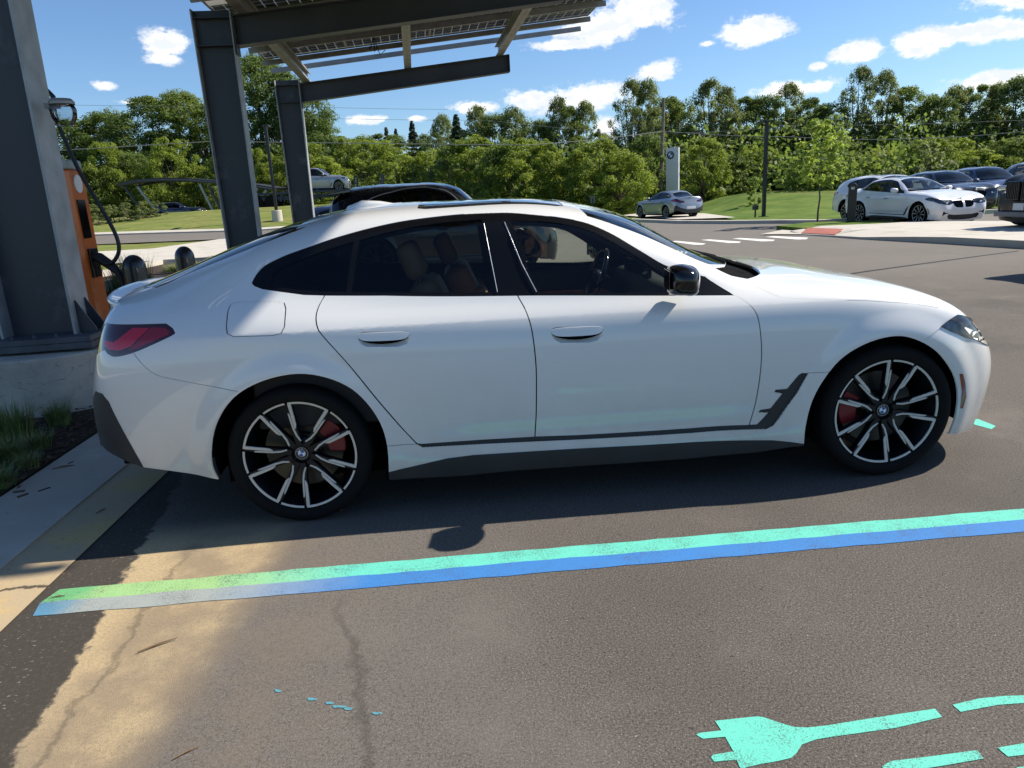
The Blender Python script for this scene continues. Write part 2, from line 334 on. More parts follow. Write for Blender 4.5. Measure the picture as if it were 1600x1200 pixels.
def cr(l, closed=False, k=4):
    n = len(l); o = []
    for i in range(n if closed else n-1):
        g = lambda j: np.array(l[j % n] if closed else l[min(max(j, 0), n-1)], float)
        a, b, c, d = g(i-1), g(i), g(i+1), g(i+2)
        for q in range(k): t = q/k; o.append(tuple(.5*(2*b+(c-a)*t+(2*a-5*b+4*c-d)*t*t+(3*b-a-3*c+d)*t**3)))
    if not closed: o.append(tuple(l[-1]))
    return o
ARF = [(1256,696),(1259,664),(1270,624),(1292,586),(1320,556),(1360,534),(1400,525),(1430,530),(1460,546),(1480,568),(1492,590),(1497,616),(1494,648),(1485,674),(1482,678)]
ARF = cr(ARF)
ARR = [(341,749),(332,730),(330,704),(336,668),(354,634),(380,610),(420,592),(466,584),(510,590),(550,608),(580,638),(598,670),(606,704),(608,749)]
ARR = cr(ARR)
POLY = {}
def P(name, pts, sm=0): POLY[name] = dens(pts, True, .02, sm)
bot = frt([(0, .10), (.25, .10)])+px([(1520,668)])+px(ARF[::-1])+px([(1185,706),(1080,715.5),(900,728),(800,735),(720,743),(620,749)])+px(ARR[::-1])+px([(225,730),(182,712),(160,695),(153,676)])+rea([(.3, .26), (.0, .26)])
POLY['cut'] = dens([(-.3, bot[0][1])]+bot+[(SMAX+.3, bot[-1][1])], False, .015)+[np.array((SMAX+.3, -.3)), np.array((-.3, -.3))]
P('taillight', px(cr([(273,518.5),(268.5,524.5),(216,548.5),(183,557.5),(170,554),(164,547)]))+rea([(.62,.80),(.45,.815),(.36,.83),(.36,.86),(.45,.90),(.62,.925)])+px([(166,504),(259.5,505),(270,512.5)]))
P('headlight', px([(1470,510),(1484,499),(1495,492),(1509,491)])+frt([(.50,.695),(.36,.685),(.33,.66),(.36,.60),(.48,.575)])+px([(1522,530),(1508,527),(1486,518)]))
P('marker', px([(1499,584),(1504,584),(1508,600),(1509,620),(1504,638),(1500,638),(1503,612)]))
P('fuel_door', px([(356,486),(360,476),(370,472.5),(430,471),(444,473),(446.5,482),(444.5,510),(439,521),(425,524.5),(365,526),(355,521),(353.5,510)]))
P('vent', px([(652,694),(840,682),(900,680),(1080,669),(1170,664),(1183,663),(1191,655),(1200,645),(1185,644),(1188,640.5),(1204,638),(1222.5,615),(1210,612.5),(1212,609),(1230,607.5),(1248,586),(1253,583),(1263,583),(1245,615),(1215,657),(1207,666),(1197,670.5),(1080,676.5),(900,687),(660,699)]))
P('sill', px([(606,738),(640,730),(700,716),(740,711),(900,701),(1080,691),(1185,688),(1207,688),(1256,693.5)])+[(p[0], p[1]-.2) for p in px([(1256,696),(608,748)])])
P('diffuser', px([(225,731),(170,627.5),(160,615),(150,611)])+rea([(.62,.56),(.3,.46),(.0,.44),(0,.2),(.62,.2)])+[(p[0], p[1]-.15) for p in px([(225,730)])])
P('handle_r', px([(559,529),(561,522),(567,518.5),(635,518),(640,524),(640,530),(636,537),(622,542),(573,542),(563,537)]))
P('handle_f', px([(861,521),(863,513),(869,511),(936,511),(943,515),(943.5,522),(933,532),(920,535.5),(876,536),(865,530)]))
P('band', px(cr([(393,442),(400,429),(412,416),(430,406),(450,397),(487,384),(525,371),(575,357),(625,346),(675,339),(725,334),(775,332),(800,332),(835,335),(872,339),(910,346),(935,355),(960,367),(985,382),(1010,397),(1035,412),(1060,422)],k=3)+[(1102,432),(1148,461.5),(1000,462),(820,462),(600,462),(510,462),(475,461),(437,456),(410,452),(397,447)]))
P('glass_q', px([(423,442),(427,427),(445,416),(470,405),(510,390),(553,377),(548,400),(541,456),(500,455),(460,452),(435,448)]))
P('glass_r', px([(562,375),(600,364),(650,353),(700,346),(752,342),(762,390),(775,456),(700,456.5),(600,456.5),(549,456)]))
P('glass_f', px([(797,343),(840,345),(880,349),(905,354),(930,363),(960,379),(985,394),(1010,410),(1040,429),(1056,440),(1062,457),(950,457),(843,457),(826,420)]))
P('trim_q', px([(541,456),(548,400),(553,377),(562,375),(556,410),(549,456)]))
P('windshield', top([(-.60,0),(-.62,.3),(-.70,.53),(-.83,.665),(-1.0,.625),(-1.25,.565),(-1.40,.525),(-1.43,.3),(-1.44,0)]))
P('cowl', top([(-.46,0),(-.48,.35),(-.54,.60),(-.66,.735),(-.74,.735),(-.82,.68),(-.70,.54),(-.62,.3),(-.60,0)]))
P('roof_glass', top([(-1.50,0),(-1.50,.40),(-1.54,.43),(-2.20,.43),(-2.24,.40),(-2.24,0)]))
P('rear_glass', top([(-2.80,0),(-2.82,.3),(-2.84,.44)])+px(cr([(484,351),(470,358),(430,373),(380,393),(330,413),(285,432),(262,443),(243,450)]))+top([(-3.64,.3),(-3.65,0)]))
hoodl = px([(1169,441),(1182,448),(1197,454.5),(1213,462),(1232,465.5),(1308,468.7),(1387.5,472),(1419,474),(1467,481),(1508,491)])
P('hood', top([(-.46,0),(-.48,.35),(-.54,.60)])+hoodl+top([(.70,.50),(.748,.3),(.755,.15),(.757,0)]))
P('door_r', px([(508,458),(507,462),(499,476),(494,492),(495,508),(502,522),(525,548),(580,613),(620,660),(648,690),(655,693),(745,688),(836,683),(838,640),(838,580),(834,535),(829,507),(820,482),(809,462),(790,410),(775,345),(760,342),(560,372),(550,380),(545,420),(540,457)]))
P('door_f', px([(809,462),(820,482),(829,507),(834,535),(838,580),(838,640),(836,683),(1000,674),(1171,664),(1178,640),(1186,600),(1190,560),(1189,525),(1183,492),(1169,474),(1148,461),(1102,432),(1035,412),(960,367),(900,343),(800,333),(778,345),(790,410)]))
P('bumper_r', px([(208.5,551.5),(217.5,563.5),(232.5,578.5),(249,587.5),(273,593),(320,602),(372,612)])+[(p[0], p[1]) for p in px([(345,690),(332,735)])]+[(SMAX-1.1, -.2), (SMAX+.2, -.2), (SMAX+.2, rea([(.0, .74)])[0][1])]+rea([(.3,.745),(.55,.755)])+px([(166,553)]))
P('bumper_f', px([(1442,533),(1446,530),(1457,522.5),(1472,512)])+px([(1486,520),(1508,529),(1519,533)])+frt([(.33,.68),(.15,.70),(0,.705)])+[(-.2, frt([(0,.705)])[0][1]), (-.2, -.2), (px([(1482,678)])[0][0], -.2)])
P('kidney', frt([(.030,.655),(.06,.672),(.26,.665),(.345,.645),(.36,.61),(.32,.555),(.25,.515),(.08,.505),(.035,.52)]))
P('intake', frt([(0,.30),(.30,.30),(.48,.33),(.54,.28),(.48,.19),(.25,.155),(0,.15)]))
P('duct', frt([(.665,.46),(.675,.42),(.60,.37),(.52,.375),(.52,.345),(.60,.34),(.675,.30),(.70,.26),(.69,.40)]))
P('plate', rea([(.0,.62),(.24,.62),(.27,.60),(.27,.50),(.24,.48),(0,.48)]))
GAP = {}
def G(name, pts, w=.006): GAP[name] = (dens(cr(pts, k=5), False, .015), w)
G('a', px([(507,462),(499,476),(494,492),(495,508),(502,522),(525,548),(580,613),(620,660),(648,690),(655,694)]))
G('b', px([(809,462),(820,482),(829,507),(834,535),(838,580),(838,640),(836,683)]))
G('c', px([(1148,461),(1169,474),(1183,492),(1189,525),(1190,560),(1186,600),(1178,640),(1171,664)]))
G('d', px([(208.5,551.5),(217.5,563.5),(232.5,578.5),(249,587.5),(273,593),(320,602),(372,612)]), .004)
G('e', px([(1445,531.5),(1457,522.5),(1472,511)]), .0035)
G('f', hoodl, .0075)
G('g', px([(1262,583),(1298,581.5)]), .0035)
G('h', px([(600,697.5),(652,694)]), .0035)
fd = POLY['fuel_door']; GAP['i'] = (fd+[fd[0]], .0055)
P('tail_bright', px([(207,512),(233,512),(225,520),(204,541),(184,548),(170,546),(163,540),(163,531),(177,535),(188,527)]))
P('tail_mid', px([(236,511),(258,512),(265,518),(262,523),(216,543),(200,547),(212,536)]))
TM = 8*TS
def fix(l):
    o = []
    for a, b in l:
        if b > TM-.02: b = TM+.04
        if a < .02: a = -.04
        if a > SMAX-.02: a = SMAX+.04
        o.append((a, b))
    return o
for k in list(POLY):
    if k not in ('cut', 'bumper_f', 'bumper_r'): POLY[k] = fix(POLY[k])
pts = []; edges = []
def addline(l, closed):
    n0 = len(pts); pts.extend([tuple(map(float, p)) for p in l]); n = len(l)
    edges.extend([(n0+i, n0+(i+1) % n) for i in range(n if closed else n-1)])
for k, l in POLY.items(): addline(l, True)
def offs(l, w_):
    l = np.array(l); d = np.gradient(l, axis=0); d /= np.linalg.norm(d, axis=1)[:, None]+1e-9; nn = np.stack([-d[:, 1], d[:, 0]], 1)
    return l+nn*w_, l-nn*w_
cre = [h for h in (hit((x_, -4, .918-.008*(x_+2)), (0, 1, 0)) for x_ in np.arange(-3.7, .42, .02)) if h]; addline(cre, False)      # mesh edge along the shoulder crease
for k, (l, w_) in GAP.items():
    for o_ in offs(l, w_/2): addline(o_, False)
addline(dens([(0, 0), (SMAX, 0), (SMAX, TM), (0, TM)], True, .028), True)
fp = np.array(pts)
grid = np.array([(a, b) for i, a in enumerate(np.arange(.014, SMAX-.01, .027)) for b in np.arange(.014+(i % 2)*.013, TM-.008, .027)])
keep = np.ones(len(grid), bool)
for c in range(0, len(grid), 1000):
    d2 = ((grid[c:c+1000, None, :]-fp[None])**2).sum(2).min(1); keep[c:c+1000] = d2 > .009**2
grid = grid[keep]
cv, ce, cf, _, _, _ = geometry.delaunay_2d_cdt([Vector(p) for p in pts]+[Vector(p) for p in grid], edges, [], 0, 1e-5)
CV = np.array([(v.x, v.y) for v in cv]); CF = np.array([f for f in cf if len(f) == 3]); CC = CV[CF].mean(1)
inside = (CC[:, 0] > 0) & (CC[:, 0] < SMAX) & (CC[:, 1] > 0) & (CC[:, 1] < TM); CF = CF[inside]; CC = CC[inside]
def pip(poly, Q):
    poly = np.array(poly); r = np.zeros(len(Q), bool); x, y = Q[:, 0], Q[:, 1]; j = len(poly)-1
    for i in range(len(poly)):
        xi, yi = poly[i]; xj, yj = poly[j]
        if yi != yj: r ^= ((yi > y) != (yj > y)) & (x < (xj-xi)*(y-yi)/(yj-yi)+xi)
        j = i
    return r
LAB = np.full(len(CF), 'body', dtype='U12')
for k in ['bumper_f', 'bumper_r', 'door_r', 'door_f', 'hood', 'plate', 'duct', 'intake', 'kidney', 'cowl', 'rear_glass', 'roof_glass', 'windshield', 'band', 'glass_f', 'glass_r', 'glass_q', 'trim_q', 'handle_f', 'handle_r', 'diffuser', 'sill', 'vent', 'fuel_door', 'marker', 'headlight', 'taillight', 'tail_mid', 'tail_bright']:
    LAB[pip(POLY[k], CC)] = k
LAB[LAB == 'trim_q'] = 'band'
for k, (l, w_) in GAP.items():
    l = np.array(l); a = l[:-1]; b = l[1:]; near = np.zeros(len(CC), bool)
    cand = np.where((CC[:, 0] > l[:, 0].min()-.01) & (CC[:, 0] < l[:, 0].max()+.01) & (CC[:, 1] > l[:, 1].min()-.01) & (CC[:, 1] < l[:, 1].max()+.01))[0]
    if not len(cand): continue
    q = CC[cand][:, None, :]; ab = (b-a)[None]; t_ = np.clip(((q-a[None])*ab).sum(2)/((ab**2).sum(2)+1e-12), 0, 1)
    ds = np.linalg.norm(q-(a[None]+ab*t_[..., None]), axis=2).min(1)
    ix = cand[ds < w_/2*1.02]; ix = ix[np.isin(LAB[ix], ['body', 'door_f', 'door_r', 'bumper_f', 'bumper_r', 'hood', 'fuel_door'])]; LAB[ix] = 'gap'
LAB[pip(POLY['cut'], CC)] = 'cut'
# split the remaining shell: fenders, rear quarter, roof and tailgate stay one painted body, as on a car
print('car shell', len(CV), len(CF), {k: int((LAB == k).sum()) for k in set(LAB)})

def ident(Pp): return Pp
def shell(deform):
    st = CV.copy(); st[:, 0] = np.clip(st[:, 0], 0, SMAX); st[:, 1] = np.clip(st[:, 1], 0, TM-1e-6)
    e = .003; s0, s1 = st.copy(), st.copy(); s0[:, 0] = np.clip(s0[:, 0]-e, 0, SMAX); s1[:, 0] = np.clip(s1[:, 0]+e, 0, SMAX)
    t0, t1 = st.copy(), st.copy(); t0[:, 1] = np.clip(t0[:, 1]-e, 0, TM-1e-6); t1[:, 1] = np.clip(t1[:, 1]+e, 0, TM-1e-6)
    f = lambda z: deform(surf(z))
    V = f(st); n = np.cross(f(s1)-f(s0), f(t1)-f(t0)); n /= np.linalg.norm(n, axis=1)[:, None]+1e-12
    out = np.stack([V[:, 0]+1.6, V[:, 1], V[:, 2]-.6], 1); sgn = np.sign((n*out).sum(1)); sgn[sgn == 0] = 1
    if np.median(sgn) < 0: n = -n
    c = V[:, 1] < 1e-4; n[c, 1] = 0; n /= np.linalg.norm(n, axis=1)[:, None]+1e-12
    return V, n
def part(name, labels, sh, m_, parent, side='RL', off=0.0, flange=.012, mask=None, smooth=True, flange_mat=None):
    """one mesh cut from the shell; side R (y<0), L (y>0) or RL (both halves in one mesh)"""
    V, Nn = sh; sel = np.isin(LAB, labels)
    if mask is not None: sel &= mask
    F = CF[sel]
    if not len(F): return None
    vs = []; ns = []; fs = []
    for sd_ in side:
        u, inv = np.unique(F, return_inverse=True); f = inv.reshape(-1, 3)
        p = V[u]-Nn[u]*off; n = Nn[u].copy()
        # orient
        fn = np.cross(p[f[:, 1]]-p[f[:, 0]], p[f[:, 2]]-p[f[:, 0]]); flip = (fn*n[f[:, 0]]).sum(1) < 0; f = f.copy(); f[flip] = f[flip][:, ::-1]
        if sd_ == 'R': p = p*[1, -1, 1]; n = n*[1, -1, 1]; f = f[:, ::-1]
        b = sum(len(x) for x in vs); vs.append(p); ns.append(n); fs += [tuple(int(i)+b for i in t) for t in f]
        if flange:
            cnt = {}
            for t in f:
                for i in range(3):
                    a_, b_ = int(t[i]), int(t[(i+1) % 3]); cnt[(a_, b_)] = cnt.get((a_, b_), 0)+1
            bd = [(a_, b_) for (a_, b_) in cnt if (b_, a_) not in cnt]
            bd = [(a_, b_) for a_, b_ in bd if not (abs(p[a_, 1]) < 2e-3 and abs(p[b_, 1]) < 2e-3)]
            if bd:
                ids = sorted({i for e_ in bd for i in e_}); mp = {i: k for k, i in enumerate(ids)}; base = b+len(p); q = p[ids]
                vs.append(q); vs.append(q-n[ids]*flange); ns.append(n[ids]); ns.append(n[ids]); m0 = len(ids)
                for a_, b_ in bd: fs.append((base+mp[b_], base+mp[a_], base+m0+mp[a_], base+m0+mp[b_]))
    vs = np.concatenate(vs); ns = np.concatenate(ns)
    me = bpy.data.meshes.new(name); me.from_pydata(vs.tolist(), [], fs); me.update()
    o = link(name, me, parent, m_, smooth)
    k3 = [len(p_.vertices) == 3 for p_ in me.polygons]; me.polygons.foreach_set('use_smooth', k3)
    if smooth: me.normals_split_custom_set_from_vertices([tuple(x) for x in ns])
    return o

# ---- shared car materials
black = mat('gloss_black', (.006, .006, .007), .10, spec=.5); trimb = mat('trim_black', (.005, .005, .006), .22, spec=.25); matt = mat('matt_black_plastic', (.02, .021, .024), .55, var=.2, bump=.15, bscale=300)
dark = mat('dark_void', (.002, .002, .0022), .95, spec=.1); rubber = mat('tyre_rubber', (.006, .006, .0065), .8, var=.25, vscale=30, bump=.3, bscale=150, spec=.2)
rimblack = mat('rim_black', (.004, .0045, .007), .45, spec=.3); machined = mat('machined_alloy', (.58, .555, .51), .42, metal=.25, var=.08, vscale=60)
steel = mat('brake_steel', (.07, .07, .07), .4, metal=1, var=.15); redcal = mat('caliper_red', (.20, .006, .014), .35)
chrome = mat('chrome', (.75, .75, .76), .12, metal=1); blue_e = mat('emblem_blue', (.02, .10, .36), .3); white_e = mat('emblem_white', (.75, .77, .8), .35)
g_front = glass('side_glass', (.82, .88, .82), .7); g_rear = glass('privacy_glass', (.58, .63, .58), .7); g_wind = glass('windscreen_glass', (.70, .78, .74)); g_dark = glass('dark_glass', (.08, .09, .10))
lens_clear = glass('lens_clear', (.93, .95, .96)); tan_l = mat('tan_leather', (.34, .18, .095), .5, var=.12, vscale=10, bump=.2, bscale=200)
trimdark = mat('cabin_black', (.018, .018, .02), .7, var=.2); grey_fab = mat('headliner', (.09, .088, .085), .9)
red_d = mat('lens_dark_red', (.05, .002, .006), .08, coat=1); red_b = mat('lens_red', (.55, .008, .028), .10, coat=1); red_m = mat('lens_deep_red', (.27, .005, .018), .10, coat=1)
smoke = mat('lens_smoked', (.035, .04, .042), .15, coat=1); amber = mat('marker_orange', (.24, .035, .008), .2, coat=1); plate_m = mat('number_plate', (.6, .62, .65), .4, var=.15, vscale=40)

def roundel(name, r, M, parent, ring=(.01, .01, .014)):
    """round badge with a dark ring, four quarter fields and a thin bright rim"""
    mb = MB(); n = 32
    def disc(r0, r1, h, mi, a0=0, a1=2*math.pi, k=n):
        vs = []; fs = []
        for i in range(k+1):
            a = a0+(a1-a0)*i/k
            vs += [M @ Vector((r0*math.cos(a), r0*math.sin(a), h)), M @ Vector((r1*math.cos(a), r1*math.sin(a), h))]
        for i in range(k): fs.append((2*i, 2*i+1, 2*i+3, 2*i+2))
        mb.add(vs, fs, mi)
    disc(.93*r, r, .004*r/.03, 1); disc(.62*r, .93*r, .003*r/.03, 0); disc(.56*r, .62*r, .004*r/.03, 1)
    for q in range(4): disc(0.0005, .56*r, .0035*r/.03, 2 if q % 2 == 0 else 3, q*math.pi/2, (q+1)*math.pi/2, 8)
    # small letter strokes on the dark ring
    for k, a in enumerate((R(125), R(90), R(55))):
        for dx in (-.06, .06):
            c = Vector((.77*r*math.cos(a)+dx*r*math.sin(a), .77*r*math.sin(a)-dx*r*math.cos(a), .0042*r/.03)); u = Vector((math.cos(a), math.sin(a), 0))*.09*r; v_ = Vector((-math.sin(a), math.cos(a), 0))*.025*r
            mb.add([M @ (c-u-v_), M @ (c+u-v_), M @ (c+u+v_), M @ (c-u+v_)], [(0, 1, 2, 3)], 3)
    mb2 = MB().lathe([(0, 0), (r, 0), (r, -.006)], n=n); mb.add([M @ v for v in mb2.v], mb2.f, 0)
    return mb.build(name, [mat('emblem_ring', ring, .35), mat('emblem_rim', (.35, .36, .38), .4, metal=.4), blue_e, white_e], parent)

PROTO_WHEEL = {}
def wheel(parent, x, y, z, rad, sgn, rot, cal_ang, simple=False, name='wheel'):
    """sgn=-1: outer face looks to -y. built round the y axis at the origin, moved by location"""
    rr = .262; k = rad/.335
    key = (simple, round(rot, 3), round(cal_ang, 2), sgn)
    if key in PROTO_WHEEL:
        src = PROTO_WHEEL[key]; w_ = src.copy(); COL.objects.link(w_); w_.parent = parent; w_.location = (x, y, z); w_.scale = (k, 1, k)
        for ch in src.children: c = ch.copy(); COL.objects.link(c); c.parent = w_
        return w_
    def Y(v): return v*sgn            # v>0 = outwards
    mb = MB()
    mb.lathe([(rr-.004, Y(-.02)), (rr+.004, Y(-.008)), (rr+.006, Y(-.014)), (rr-.01, Y(-.05)), (rr-.03, Y(-.09)), (rr-.035, Y(-.22)), (rr, Y(-.24))], axis='y', n=72)
    mb.lathe([(0, Y(-.052)), (.052, Y(-.05)), (.075, Y(-.06)), (.078, Y(-.12)), (0, Y(-.12))], axis='y', n=36)
    pair = []
    for p_ in range(5):
        for q in (-1, 1):
            pair.append((R(72*p_)+q*R(21.0), q))        # wide window of 42 degrees between the two spokes of a pair
    bright = MB()
    for a0, q in pair:
        a = a0+rot; ds = 8
        def pol(r_, tang, h):       # tang: offset towards the wide window (q side)
            c, s_ = math.cos(a), math.sin(a); tx = -q*(-s_), -q*c
            return Vector((r_*c+tx[0]*tang, Y(h), r_*s_+tx[1]*tang))
        def strip(b, l, h0, h1, mi=0):    # l: list of (r, t0, t1)
            vs = []; fs = []
            for (r_, t0, t1, hh) in l: vs += [pol(r_, t0, h1+hh), pol(r_, t1, h1+hh), pol(r_, t1+.002, h0+hh), pol(r_, t0-.002, h0+hh)]
            for i in range(len(l)-1):
                for e_ in range(4): fs.append((i*4+e_, i*4+(e_+1) % 4, i*4+4+(e_+1) % 4, i*4+4+e_))
            m0 = (len(l)-1)*4; fs += [(0, 1, 2, 3), (m0+3, m0+2, m0+1, m0)]
            b.add(vs, fs, mi)
        strip(mb, [(.045, -.012, .014, -.03), (.08, -.014, .015, -.028), (.13, -.013, .013, -.022), (.20, -.012, .011, -.015), (rr-.004, -.010, .010, -.012)], -.035, -.002)
        strip(bright, [(.130, .0030, .0045, -.0215), (.148, .0025, .0125, -.0195), (.20, .0010, .0130, -.0145), (rr-.006, -.001, .0125, -.0115)], -.002, .0012)
        strip(bright, [(.066, .0065+.004, .0115+.004, -.0285), (.095, -.002, .005, -.0265), (.13, -.0070, -.0010, -.0215), (.195, -.0100, -.0040, -.0150), (.212, -.0102, -.0078, -.0140)], -.002, .0012)
    for p_ in range(5):
        for (a0, a1, ro, ri) in ((-21, 21, rr+.002, rr-.008), (24.0, 48.0, rr+.002, rr-.007)):
            vs = []; fs = []; n_ = 14
            for i in range(n_+1):
                a = rot+R(72*p_+a0+(a1-a0)*i/n_); vs += [Vector((ro*math.cos(a), Y(-.0085), ro*math.sin(a))), Vector((ri*math.cos(a), Y(-.0105), ri*math.sin(a))), Vector((ri*math.cos(a), Y(-.016), ri*math.sin(a)))]
            for i in range(n_): fs += [(3*i, 3*i+3, 3*i+4, 3*i+1), (3*i+1, 3*i+4, 3*i+5, 3*i+2)]
            bright.add(vs, fs)
    for i in range(5):
        a = rot+R(36+72*i); mb.lathe([(0, Y(-.045)), (.009, Y(-.045)), (.010, Y(-.055))], c=(.056*math.cos(a), 0, .056*math.sin(a)), axis='y', n=8)
    w_ = mb.build(name, rimblack, parent, smooth=True); w_.location = (x, y, z); w_.scale = (k, 1, k)
    bright.build('spoke_face', machined, w_)
    t = MB(); ro = .335; prof = [(rr+.001, Y(-.014)), (rr+.012, Y(-.004)), (rr+.032, Y(.006)), (ro-.022, Y(.004)), (ro-.008, Y(-.006)), (ro-.001, Y(-.026)), (ro, Y(-.045))]
    for g_ in (.065, .115, .155, .205):
        prof += [(ro, Y(-g_+.006)), (ro-.008, Y(-g_+.004)), (ro-.008, Y(-g_-.004)), (ro, Y(-g_-.006))]
    prof += [(ro, Y(-.225)), (ro-.01, Y(-.25)), (rr+.03, Y(-.262)), (rr-.01, Y(-.24))]
    t.lathe(prof, axis='y', n=96)
    t.build('tyre', rubber, w_, smooth=True)
    if not simple:
        b = MB(); b.lathe([(.07, Y(-.115)), (.185, Y(-.115)), (.185, Y(-.145)), (.07, Y(-.145))], axis='y', n=48); b.lathe([(0, Y(-.09)), (.085, Y(-.09)), (.09, Y(-.13))], axis='y', n=24)
        b.build('brake_disc', steel, w_, smooth=True)
        c = MB(); vs = []
        for i in range(9):
            a = cal_ang+R(-26+6.5*i); e_ = .012*math.sin(math.pi*i/8)
            c.add([], [])
            for (r_, h) in ((.125-e_*.5, -.075), (.198+e_, -.075), (.205+e_, -.10), (.12-e_, -.10)): vs.append(Vector((r_*math.cos(a), Y(h), r_*math.sin(a))))
        fs = []
        for i in range(8):
            for e_ in range(4): fs.append((i*4+e_, i*4+(e_+1) % 4, i*4+4+(e_+1) % 4, i*4+4+e_))
        fs += [(0, 1, 2, 3), (35, 34, 33, 32)]; c.add(vs, fs); c.build('brake_caliper', redcal, w_, bevel=.004)
        M = Matrix.Translation((0, Y(-.046), 0)) @ (Matrix.Rotation(R(90), 4, 'X') if sgn < 0 else Matrix.Rotation(R(-90), 4, 'X')) @ Matrix.Rotation(R(25), 4, 'Z')
        roundel('centre_cap', .030, M, w_)
    PROTO_WHEEL[key] = w_
    return w_
def rbox(name, c, d, m_, parent, rot=(0, 0, 0), bev=.04, smooth=True, seg=4):
    bm = bmesh.new(); bmesh.ops.create_cube(bm, size=1); bmesh.ops.scale(bm, vec=d, verts=bm.verts)
    bmesh.ops.bevel(bm, geom=list(bm.edges), offset=min(bev, min(d)*.49), segments=seg, profile=.6, affect='EDGES')
    me = bpy.data.meshes.new(name); bm.to_mesh(me); bm.free(); o = link(name, me, parent, m_, smooth); o.location = c; o.rotation_euler = rot
    return o
def supell(name, c, d, m_, parent, e=(.6, .7), rot=(0, 0, 0), fn=None):
    vs = []; fs = []; n, k = 28, 18
    pw = lambda v, e_: math.copysign(abs(v)**e_, v)
    for i in range(k+1):
        p = -math.pi/2+math.pi*i/k
        for j in range(n):
            a = 2*math.pi*j/n; v = Vector((d[0]*pw(math.cos(p), e[0])*pw(math.cos(a), e[1]), d[1]*pw(math.cos(p), e[0])*pw(math.sin(a), e[1]), d[2]*pw(math.sin(p), e[0])))
            vs.append(fn(v) if fn else v)
    for i in range(k):
        for j in range(n): fs.append((i*n+j, i*n+(j+1) % n, (i+1)*n+(j+1) % n, (i+1)*n+j))
    o = mesh(name, vs, fs, m_, parent, True); o.location = c; o.rotation_euler = rot; return o
white_p = paint('car_white_paint', (.75, .745, .715), 0, .3, dust=.75)
def near(V, n=1): return V
